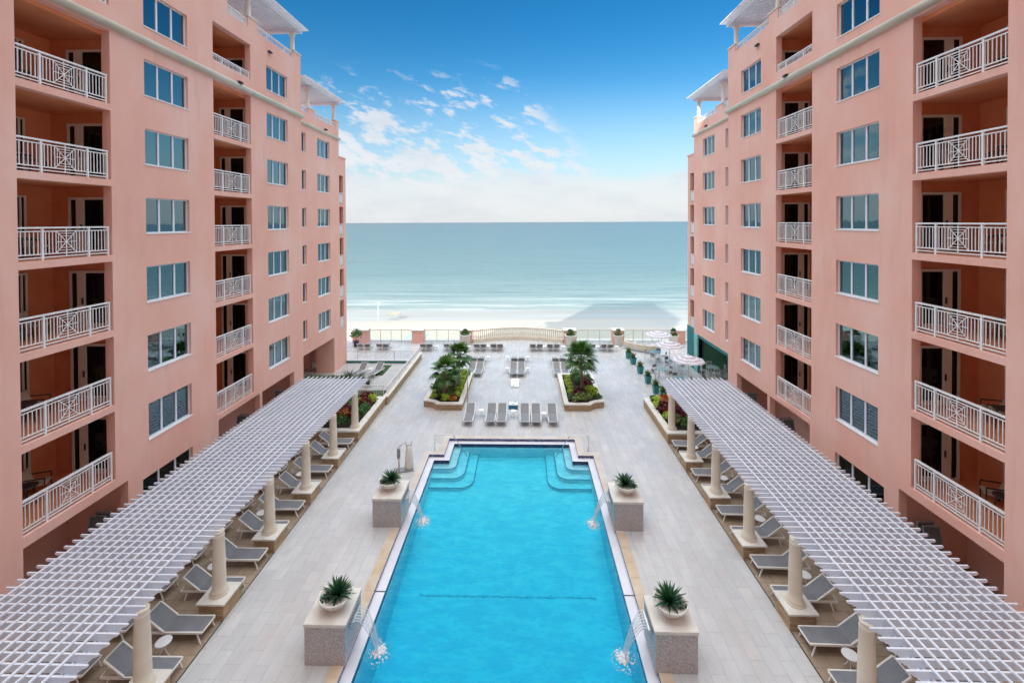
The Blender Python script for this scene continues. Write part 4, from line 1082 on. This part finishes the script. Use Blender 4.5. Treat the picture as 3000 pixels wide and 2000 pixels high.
# side terrace walls and railings
def rail_run(label, pts, h=.95, z=0, mat='white_paint', sp=.13):
    r = thing('terrace_railing', label, 'railing', (0, 0, 0), 0, 'white baluster railings of the left side terrace')
    a, b_ = Vector((*pts[0], z)), Vector((*pts[1], z)); Ld = (b_ - a).length; d = (b_ - a) / Ld
    mb = MB(); mb.bar(a + Vector((0, 0, h)), b_ + Vector((0, 0, h)), .06, .05); mb.bar(a + Vector((0, 0, .1)), b_ + Vector((0, 0, .1)), .04, .04); mb.build('rail', mat, r)
    n = int(Ld / sp); mb = MB()
    for i in range(n + 1):
        p = a + d * Ld * i / n; mb.bar(p + Vector((0, 0, .1)), p + Vector((0, 0, h)), .022)
    mb.build('balusters', mat, r)
    n = max(1, round(Ld / 1.8))
    for i in range(n + 1):
        p = a + d * Ld * i / n; mb = MB(); mb.bar(p, p + Vector((0, 0, h + .02)), .06); mb.build('post', mat, r)
lw = thing('terrace_wall', 'low stone wall with a pale cap between the deck and the left side terrace', 'wall', (0, 0, 0))
mb = MB(); mb.box(-10.42, -10.12, 32.8, 44.0, 0, .58); mb.build('wall', 'ledgestone', lw)
mb = MB(); mb.box(-10.46, -10.05, 32.8, 44.05, .58, .65); mb.build('cap', 'limestone', lw)
lw2 = thing('terrace_wall', 'low teal and white wall at the back of the left side terrace', 'wall', (0, 0, 0))
mb = MB(); mb.box(-18.6, -10.46, 42.6, 42.8, .012, .22); mb.build('wall', 'teal', lw2); mb = MB(); mb.box(-18.6, -10.46, 42.55, 42.85, .22, .3); mb.build('cap', 'white_paint', lw2)
rail_run('white railing on the long wall between deck and side terrace', ((-10.3, 33.3), (-10.3, 43.9)), .55, .65)
rail_run('white railing across the back of the side terrace', ((-17.8, 42.7), (-10.7, 42.7)), .85, .3)
rail_run('white railing just behind the left pergola planter', ((-14.6, 33.4), (-10.6, 33.4)), 1.1, .1)
rail_run('short white railing under the left wing passage', ((-21.5, 40.95), (-18.2, 40.95)), 1.0, 1.2)

# thin lamp post
lp = thing('lamp_post', 'thin dark shower post at the corner of the left palm planter', 'post', (-4.22, 33.2, 0))
mb = MB(); mb.tube([(0, 0, 0), (0, 0, 2.35)], .03, 8); mb.build('pole', 'grey_metal', lp); mb = MB(); mb.lathe([(.03, 2.35), (.07, 2.38), (.05, 2.46), (.01, 2.5)], n=12); mb.build('head', 'steel', lp)

# bean bag boards
def board(label, x_, y_, rot):
    r = thing('beanbag_board', label, 'game board', (x_, y_, 0), rot, 'bean bag toss boards')
    mb = MB(); W_ = .33; L_ = 1.2
    for a0, a1 in ((0, 1),):
        mb.add([(-W_, 0, .08), (W_, 0, .08), (W_, L_, .32), (-W_, L_, .32), (-W_, 0, .04), (W_, 0, .04), (W_, L_, .28), (-W_, L_, .28)], [(0, 1, 2, 3), (7, 6, 5, 4), (0, 4, 5, 1), (1, 5, 6, 2), (2, 6, 7, 3), (3, 7, 4, 0)])
    mb.build('top', 'white_paint', r)
    mb = MB(); mb.box(-W_, W_, L_ - .02, L_ + .01, .0, .28); mb.build('end_panel', 'blue_paint', r)
    mb = MB(); mb.lathe([(.08, 0), (.08, .004)], (0, .93, .268), 20); mb.build('hole', 'dark_metal', r)
    mb = MB(); mb.box(-.22, -.05, .12, .22, .11, .125); mb.build('emblem', 'blue_paint', r)
var_mat('blue_paint', (.01, .13, .26), (.02, .18, .33), 3, .4)
board('white bean bag board with a round hole, farther from the pool', -.73, 36.35, 0)
board('white bean bag board with a blue end panel, behind the front lounger row', -.78, 33.35, PI)

# ------------------------------------------------------------------ sea edge: pillars, balustrade, glass railings, pots
PX = [(-19.3, -17.5), (-12.6, -11.2), (-7.15, -5.72), (4.42, 5.88), (9.87, 11.2), (16.5, 17.9)]
pn = ['leftmost coral pillar beside the left wing', 'coral pillar between the left glass railings', 'coral pillar at the left end of the curved balustrade', 'coral pillar at the right end of the curved balustrade', 'coral pillar between the right glass railings', 'rightmost coral pillar beside the cafe umbrellas']
for (a, b_), lab in zip(PX, pn):
    r = thing('wall_pillar', lab, 'pillar', ((a + b_) / 2, 50.2, 0), 0, 'coral pillars along the sea edge'); hw = (b_ - a) / 2
    mb = MB(); mb.box(-hw + .07, hw - .07, -.55, .45, 0, 1.38); mb.build('body', 'coral', r)
    mb = MB(); mb.box(-hw - .02, hw + .02, -.66, .56, 1.38, 1.50); mb.build('cap', 'limestone', r, .015)
def glass_rail(x0, x1, y_, label):
    r = thing('glass_railing', label, 'glass railing', (0, 0, 0), 0, 'glass railings along the sea edge')
    n = max(2, round((x1 - x0) / 1.15))
    mb = MB(); mb.box(x0, x1, y_ - .03, y_ + .03, 1.32, 1.37); mb.box(x0, x1, y_ - .03, y_ + .03, .1, .15); mb.build('rail', 'beige_metal', r)
    for i in range(n + 1):
        x_ = x0 + (x1 - x0) * i / n; mb = MB(); mb.box(x_ - .025, x_ + .025, y_ - .025, y_ + .025, 0, 1.32); mb.build('post', 'beige_metal', r)
    for i in range(n):
        a, b2 = x0 + (x1 - x0) * i / n + .05, x0 + (x1 - x0) * (i + 1) / n - .05
        mb = MB(); mb.box(a, b2, y_ - .006, y_ + .006, .17, 1.30); mb.build('pane', 'clear_glass', r)
var_mat('beige_metal', (.40, .34, .29), (.50, .43, .36), 3, .5)
glass_rail(-17.45, -12.65, 50.3, 'glass railing between the two leftmost coral pillars')
glass_rail(-11.15, -7.2, 50.3, 'glass railing left of the curved balustrade')
glass_rail(5.93, 9.82, 50.3, 'glass railing right of the curved balustrade')
glass_rail(11.25, 16.45, 50.3, 'glass railing behind the cafe umbrellas')
glass_rail(17.95, 20.6, 50.3, 'glass railing at the foot of the right wing')
bl = thing('balustrade', 'cream balustrade bowing out towards the beach between two coral pillars', 'balustrade', (0, 0, 0))
def bpt(f): x_ = -5.70 + 10.1 * f; return Vector((x_, 50.0 + 1.5 * math.sin(PI * f), 0))
N_ = 40
mb = MB()
for i in range(N_): mb.bar(bpt(i / N_) + Vector((0, 0, 1.33)), bpt((i + 1) / N_) + Vector((0, 0, 1.33)), .26, .12)
mb.build('top_rail', 'cream_column', bl)
mb = MB()
for i in range(N_): mb.bar(bpt(i / N_) + Vector((0, 0, .17)), bpt((i + 1) / N_) + Vector((0, 0, .17)), .32, .34)
mb.build('base_wall', 'cream_column', bl)
bme = MB().lathe([(.075, 0), (.075, .05), (.045, .08), (.06, .14), (.085, .26), (.07, .38), (.04, .55), (.035, .68), (.05, .74), (.04, .80), (.07, .86), (.075, .93)], n=10).mesh('baluster', 'cream_column')
for i in range(44):
    o = bpy.data.objects.new('baluster', bme); COL.objects.link(o); o.parent = bl; p = bpt((i + .5) / 44); o.location = (p.x, p.y, .34)
for s_, a in ((0, -5.7), (1, 4.4)): pass
mb = MB(); mb.prism([(-5.7, 50.0)] + [tuple(bpt(i / 20))[:2] for i in range(1, 20)] + [(4.4, 50.0)], -.3, -.004); struct(mb.build('deck_bay', 'deck_tile'))
mb = MB(); pts = [tuple(bpt(i / 20) + Vector((0, .25, 0)))[:2] for i in range(21)]; mb.prism([(-5.9, 49.9)] + pts + [(4.6, 49.9)], -8, -.31); struct(mb.build('deck_bay_wall', 'limestone'))

def pot(label, x_, y_, r_, h_, seed, plant='leaf_green', z=0, ph=.35):
    r = thing('stone_pot', label, 'plant pot', (x_, y_, z), 0, 'cream stone pots along the sea edge')
    mb = MB(); mb.lathe([(r_ * .72, 0), (r_ * .78, .04), (r_ * .86, h_ * .8), (r_ * .9, h_ * .86), (r_, h_ * .9), (r_, h_), (r_ * .86, h_), (r_ * .82, h_ - .08)], n=28); mb.build('pot', 'limestone', r)
    mb = MB(); mb.lathe([(r_ * .83, h_ - .09), (.01, h_ - .08)], n=20); mb.build('soil', 'soil', r)
    rnd = random.Random(seed); mb = MB(); leafball(mb, (0, 0, h_ + .02), r_ * .8, 150, .12, rnd, .5, 1.8); leafball(mb, (0, 0, h_ + ph), r_ * .45, 110, .12, rnd, .9, 2.2)
    tag(mb.build('pot_plant', plant), label.replace('cream stone pot', 'bushy green plant growing in the stone pot'), 'plant', 'plants in the sea edge pots').location = (x_, y_, z)
pot('cream stone pot at the left end of the curved balustrade', -6.45, 49.0, .66, 1.2, 1)
pot('cream stone pot at the right end of the curved balustrade', 5.12, 49.0, .66, 1.15, 2)
pot('cream stone pot beside the curved cafe sofa', 10.35, 49.0, .52, 1.15, 3, 'leaf_mix', ph=.45)
pot('cream stone pot behind the second umbrella', 16.3, 49.0, .58, 1.15, 4, 'leaf_green', ph=.5)
rnd = random.Random(2); mb = MB(); leafball(mb, (0, 0, 1.25), .7, 260, .13, rnd, 1.1, 1.8)
o = thing('corner_shrub', 'tall dark green shrub at the corner of the left wing by the sea', 'shrub', (-18.3, 48.3, 0)); mb.build('foliage', 'leaf_green', o)
mb = MB(); mb.lathe([(.22, 0), (.32, .6), (.34, .62), (.3, .64)], n=16); mb.build('pot', 'navy_tile', o); mb = MB(); mb.tube([(0, 0, .6), (0, 0, 1.2)], .04, 6); mb.build('stem', 'bark', o)

# teal pots
def make_tpot():
    r = thing('teal_pot', '', 'plant pot', group='square teal pots in a line on the right side of the deck')
    mb = MB(); a, b_, h_ = .17, .24, .66
    mb.add([(-a, -a, 0), (a, -a, 0), (a, a, 0), (-a, a, 0), (-b_, -b_, h_), (b_, -b_, h_), (b_, b_, h_), (-b_, b_, h_)], [(3, 2, 1, 0), (0, 1, 5, 4), (1, 2, 6, 5), (2, 3, 7, 6), (3, 0, 4, 7)])
    c_ = .2; mb.add([(-b_, -b_, h_), (b_, -b_, h_), (b_, b_, h_), (-b_, b_, h_), (-c_, -c_, h_), (c_, -c_, h_), (c_, c_, h_), (-c_, c_, h_)], [(0, 1, 5, 4), (1, 2, 6, 5), (2, 3, 7, 6), (3, 0, 4, 7)])
    mb.build('pot', 'teal_glaze', r, .008); mb = MB(); mb.box(-c_, c_, -c_, c_, h_ - .08, h_ - .03); mb.build('soil', 'soil', r)
    rnd = random.Random(4); mb = MB()
    for k in range(110): blade(mb, (rnd.uniform(-.15, .15), rnd.uniform(-.15, .15), h_ - .03), rnd.random() * 6.28, R(rnd.uniform(45, 88)), rnd.uniform(.3, .55), .016, rnd.uniform(.1, .6), 3, 0)
    mb.build('plant', 'leaf_mix', r)
    return r
tp = placer(make_tpot)
for i, y_ in enumerate((34.0, 35.3, 37.5, 39.95, 42.55, 44.3)): tp((10.36 + (.15 if i == 0 else 0), y_, 0), .1 * i, f'{ORD[i]} square teal pot with spiky grass, from the near end')

# ------------------------------------------------------------------ cafe furniture
def make_umb():
    r = thing('parasol', '', 'parasol', group='ring striped parasols of the cafe')
    n = 8; Rr = 1.32; prof = [(.0, 2.62), (.3, 2.575), (.6, 2.505), (.9, 2.42), (1.15, 2.335), (1.32, 2.26)]
    mb = MB(); vs = []; sub = 4
    for q, (r_, z_) in enumerate(prof):
        for k in range(n * sub):
            a = 2 * PI * k / (n * sub); fr_ = abs(((k % sub) / sub) - .5) * 2; rr = r_ * (math.cos(PI / n) / math.cos(((k % sub) / sub - .5) * 2 * PI / n)); vs.append((rr * math.cos(a), rr * math.sin(a), z_ - .03 * (1 - fr_) * r_))
    fs = []
    for i in range(len(prof) - 1):
        for k in range(n * sub): m_ = n * sub; fs.append((i * m_ + k, i * m_ + (k + 1) % m_, (i + 1) * m_ + (k + 1) % m_, (i + 1) * m_ + k))
    mb.add(vs, fs, False); mb.build('canopy', 'umbrella', r)
    mb = MB(); mb.tube([(0, 0, 0), (0, 0, 2.7)], .024, 8); mb.build('pole', 'white_paint', r)
    mb = MB(); mb.lathe([(.05, 2.62), (.06, 2.68), (.02, 2.74)], n=10); mb.build('finial', 'white_paint', r)
    mb = MB(); mb.lathe([(.28, 0), (.28, .05), (.05, .09)], n=20); mb.build('base', 'grey_metal', r)
    for k in range(8):
        a = 2 * PI * k / 8; mb = MB(); mb.bar((.03 * math.cos(a), .03 * math.sin(a), 2.56), (1.27 * math.cos(a), 1.27 * math.sin(a), 2.235), .014); mb.build('rib', 'white_paint', r)
    return r
um = placer(make_umb)
def make_htable():
    r = thing('cafe_table', '', 'bar table', group='high round cafe tables')
    mb = MB(); mb.lathe([(.46, 1.03), (.48, 1.035), (.48, 1.055), (.46, 1.06)], n=28); mb.build('table_top', 'aqua_glass', r)
    for k in range(4):
        a = PI / 4 + PI / 2 * k; mb = MB(); mb.bar((.36 * math.cos(a), .36 * math.sin(a), 1.03), (.42 * math.cos(a), .42 * math.sin(a), 0), .035); mb.build('leg', 'white_paint', r)
    return r
var_mat('aqua_glass', (.22, .36, .37), (.28, .42, .43), 2, .08)
ht = placer(make_htable)
def make_stool():
    r = thing('bar_stool', '', 'bar stool', group='white framed bar stools of the cafe')
    mb = MB(); mb.box(-.21, .21, -.2, .2, .75, .775); mb.build('seat', 'sling', r)
    mb = MB(); mb.box(-.20, .20, .19, .20, .92, 1.18); mb.build('backrest', 'sling', r)
    for sx_ in (-1, 1):
        mb = MB(); mb.bar((sx_ * .21, -.2, .77), (sx_ * .23, -.22, 0), .028); mb.build('leg', 'white_paint', r)
        mb = MB(); mb.bar((sx_ * .23, .24, 0), (sx_ * .21, .2, 1.2), .028); mb.build('leg', 'white_paint', r)
    mb = MB()
    for z_ in (.25, .76): mb.bar((-.22, -.21, z_), (.22, -.21, z_), .022); mb.bar((-.22, .21, z_), (.22, .21, z_), .022); mb.bar((-.22, -.21, z_), (-.22, .21, z_), .022); mb.bar((.22, -.21, z_), (.22, .21, z_), .022)
    mb.bar((-.21, .2, 1.19), (.21, .2, 1.19), .028); mb.bar((-.21, .2, .91), (.21, .2, .91), .022); mb.build('frame', 'white_paint', r)
    return r
stl = placer(make_stool)
um((13.0, 35.6, .15), .2, 'nearest ring striped cafe parasol', scale=(1, 1, 1.05)); um((12.95, 40.0, .12), .5, 'middle ring striped cafe parasol', scale=(1, 1, 1.05)); um((13.0, 43.4, .2), .1, 'farthest ring striped cafe parasol, by the sea railing', scale=(1, 1, 1.05))
TB = [(12.35, 35.8, 'left of the nearest parasol'), (13.5, 40.2, 'under the middle parasol'), (12.6, 43.0, 'under the farthest parasol'), (16.2, 38.6, 'inside the teal cafe front'), (11.7, 38.0, 'between the parasols and the teal pots'), (16.4, 43.6, 'beside the teal corner of the right wing')]
for i, (x_, y_, lab) in enumerate(TB):
    if i == 5: continue
    ht((x_, y_, 0), i * .3, 'high round glass cafe table ' + lab)
    for k in range(4):
        a = i * .5 + PI / 2 * k
        stl((x_ + .78 * math.cos(a), y_ + .78 * math.sin(a), 0), a - PI / 2, f'{("right", "far", "left", "near")[k]} bar stool at the table {lab}')
# curved sofa
sf = thing('curved_sofa', 'curved cream cafe sofa with loose cushions near the sea railing', 'sofa', (14.2, 49.6, 0))
def arcp(r_, a): return (r_ * math.cos(a), r_ * math.sin(a))
for nm_, r0, r1, z0, z1, mt in (('seat', 2.9, 3.7, .28, .48, 'cushion'), ('base', 2.95, 3.75, .1, .28, 'cream_metal'), ('backrest', 3.66, 3.84, .3, .75, 'beige_canvas')):
    mb = MB(); A0, A1, n = R(203), R(262), 14
    pin = [arcp(r0, A0 + (A1 - A0) * i / n) for i in range(n + 1)]; pout = [arcp(r1, A0 + (A1 - A0) * i / n) for i in range(n + 1)]
    for i in range(n): mb.prism([pin[i], pin[i + 1], pout[i + 1], pout[i]], z0, z1)
    mb.build(nm_, mt, sf)
for i in range(4):
    a = R(207 + i * 16); p = arcp(3.45, a); mb = MB(); mb.lathe([(.02, -.12), (.2, -.08), (.24, 0), (.2, .08), (.02, .12)], n=12)
    o = mb.build('cushion', ('cushion', 'warm_white')[i % 2]); tag(o, f'plump pale cushion on the curved cafe sofa, {ORD[i]} from the left', 'cushion', 'cushions on the cafe sofa')
    o.location = (14.2 + p[0], 49.6 + p[1], .67); o.rotation_euler = (R(75), 0, a + PI / 2)

# beach things
cb_ = thing('beach_cabana', 'beige canvas beach shelter on the sand behind the left glass railing', 'beach shelter', (-29.0, 99.5, -8.15)); cb_.scale = (.6, .6, .6)
mb = MB(); mb.add([(-2, -1, 2.0), (2, -1, 2.0), (2.4, 1.2, 2.5), (-1.4, 1.2, 2.5), (-2, -1, 1.9), (2, -1, 1.9), (2.4, 1.2, 2.4), (-1.4, 1.2, 2.4)], [(0, 1, 2, 3), (7, 6, 5, 4), (0, 4, 5, 1), (1, 5, 6, 2), (2, 6, 7, 3), (3, 7, 4, 0)]); mb.build('canopy', 'dull_canvas', cb_)
for x_, y_ in ((-1.9, -.9), (1.9, -.9), (2.2, 1.1), (-1.3, 1.1)):
    mb = MB(); mb.bar((x_, y_, 0), (x_, y_, 2.2), .05); mb.build('pole', 'dull_canvas', cb_)
cb2 = thing('beach_cabana', 'larger blue-grey beach shelter close behind the left glass railing', 'beach shelter', (-18.5, 75.0, -7.7))
mb = MB(); mb.add([(-1.6, -1, 1.5), (1.6, -1, 1.5), (2.2, 1.4, 2.2), (-1.0, 1.4, 2.2), (-1.6, -1, 1.4), (1.6, -1, 1.4), (2.2, 1.4, 2.1), (-1.0, 1.4, 2.1)], [(0, 1, 2, 3), (7, 6, 5, 4), (0, 4, 5, 1), (1, 5, 6, 2), (2, 6, 7, 3), (3, 7, 4, 0)]); mb.build('canopy', 'aqua_glass', cb2)
for x_ in (-1.5, 1.5):
    mb = MB(); mb.bar((x_, -.9, 0), (x_, -.9, 1.5), .08); mb.build('pole', 'warm_white', cb2)
fp = thing('beach_flagpole', 'thin white pole standing on the beach left of the beige shelter', 'pole', (-31.5, 96, -8.1))
mb = MB(); mb.tube([(0, 0, 0), (0, 0, 4.4)], .045, 8); mb.build('pole', 'warm_white', fp); mb = MB(); mb.add([(0, 0, 4.3), (.5, .1, 4.25), (.5, .1, 3.9), (0, 0, 3.9)], [(0, 1, 2, 3)]); mb.build('flag', 'warm_white', fp)
sd_ = [thing('beach_palm', 'small yellow-green palm tip poking up behind the left glass railing', 'palm', (-12.6, 66, -7.6))]
rnd = random.Random(9); mb = MB()
for k in range(120): blade(mb, (0, 0, 2.2), rnd.random() * 6.28, R(rnd.uniform(-10, 80)), rnd.uniform(1.0, 1.7), .05, rnd.uniform(.4, 1.2), 4, 0)
mb.build('crown', 'leaf_lime', sd_[0]); mb = MB(); mb.tube([(0, 0, 0), (0, 0, 2.3)], .14, 8); mb.build('trunk', 'bark', sd_[0])

# balcony furniture
def make_pchair():
    r = thing('balcony_chair', '', 'chair', group='woven chairs on the balconies')
    mb = MB(); mb.box(-.27, .27, -.27, .25, .38, .43); mb.build('seat', 'cushion', r, .01)
    mb = MB(); mb.add([(-.27, .23, .42), (.27, .23, .42), (.27, .40, .92), (-.27, .40, .92), (-.27, .27, .42), (.27, .27, .42), (.27, .44, .92), (-.27, .44, .92)], [(0, 1, 2, 3), (7, 6, 5, 4), (0, 4, 5, 1), (1, 5, 6, 2), (2, 6, 7, 3), (3, 7, 4, 0)]); mb.build('backrest', 'beige_canvas', r)
    for a in (-1, 1):
        for c_ in (-1, 1): mb = MB(); mb.bar((a * .25, c_ * .24, 0), (a * .25, c_ * .24, .4), .035); mb.build('leg', 'dark_metal', r)
        mb = MB(); mb.bar((a * .28, -.25, .62), (a * .28, .30, .66), .05, .03); mb.bar((a * .28, -.24, .4), (a * .28, -.24, .62), .03); mb.build('armrest', 'dark_metal', r)
    return r
pc = placer(make_pchair)
def make_ptable():
    r = thing('balcony_table', '', 'table', group='dark round tables on the balconies')
    mb = MB(); mb.lathe([(.30, .70), (.32, .71), (.32, .73), (.3, .74)], n=20); mb.build('table_top', 'dark_metal', r)
    for k in range(4): a = PI / 4 + k * PI / 2; mb = MB(); mb.bar((.2 * math.cos(a), .2 * math.sin(a), .7), (.26 * math.cos(a), .26 * math.sin(a), 0), .03); mb.build('leg', 'dark_metal', r)
    return r
pt = placer(make_ptable)
FL_ = ['lowest', 'second', 'third', 'fourth', 'fifth', 'sixth']
for s, nm in ((-1, 'left'), (1, 'right')):
    for bi, (y0, dep, bn_) in enumerate(((13.77, 0, 'nearest'), (22.83, 0, 'second'))):
        for k in range(6):
            z_ = ZK[k]
            if bi == 0:
                pc((CX + s * 17.4, y0 + .75, z_), s * PI / 2 * -1 + s * .3, f'beige chair, near side, {FL_[k]} balcony up in the {nm} wing nearest stack')
                pc((CX + s * 17.3, y0 + 2.35, z_), s * -PI / 2 - s * .5, f'beige chair, seaward side, {FL_[k]} balcony up in the {nm} wing nearest stack')
                pt((CX + s * 16.9, y0 + 1.55, z_), 0, f'dark round table, {FL_[k]} balcony up in the {nm} wing nearest stack')
            else:
                pt((CX + s * 16.9, y0 + 1.4, z_), 0, f'dark round table, {FL_[k]} balcony up in the {nm} wing farther stack')
                pc((CX + s * 17.2, y0 + .7, z_), s * -PI / 2, f'beige chair, {FL_[k]} balcony up in the {nm} wing farther stack')
# folded loungers leaning under the arcades
def make_folded():
    r = thing('folded_lounger', '', 'folded lounger', group='folded loungers leaning in the arcade')
    mb = MB(); mb.bar((-.3, 0, 0), (-.3, .5, 2.0), .04); mb.bar((.3, 0, 0), (.3, .5, 2.0), .04); mb.bar((-.3, .5, 2.0), (.3, .5, 2.0), .04); mb.bar((-.3, 0, 0), (.3, 0, 0), .04); mb.build('frame', 'grey_metal', r)
    mb = MB(); mb.bar((0, .02, .08), (0, .49, 1.95), .56, .012); mb.build('sling', 'sling_dark', r)
    return r
fo = placer(make_folded)
for s, nm in ((-1, 'left'), (1, 'right')):
    for j, y_ in enumerate((16.6, 16.85, 25.7, 25.95, 29.8)):
        fo((CX + s * 16.05, y_ , 0), 0, f'{ORD[j]} folded grey lounger from the near end, {nm} wing arcade')
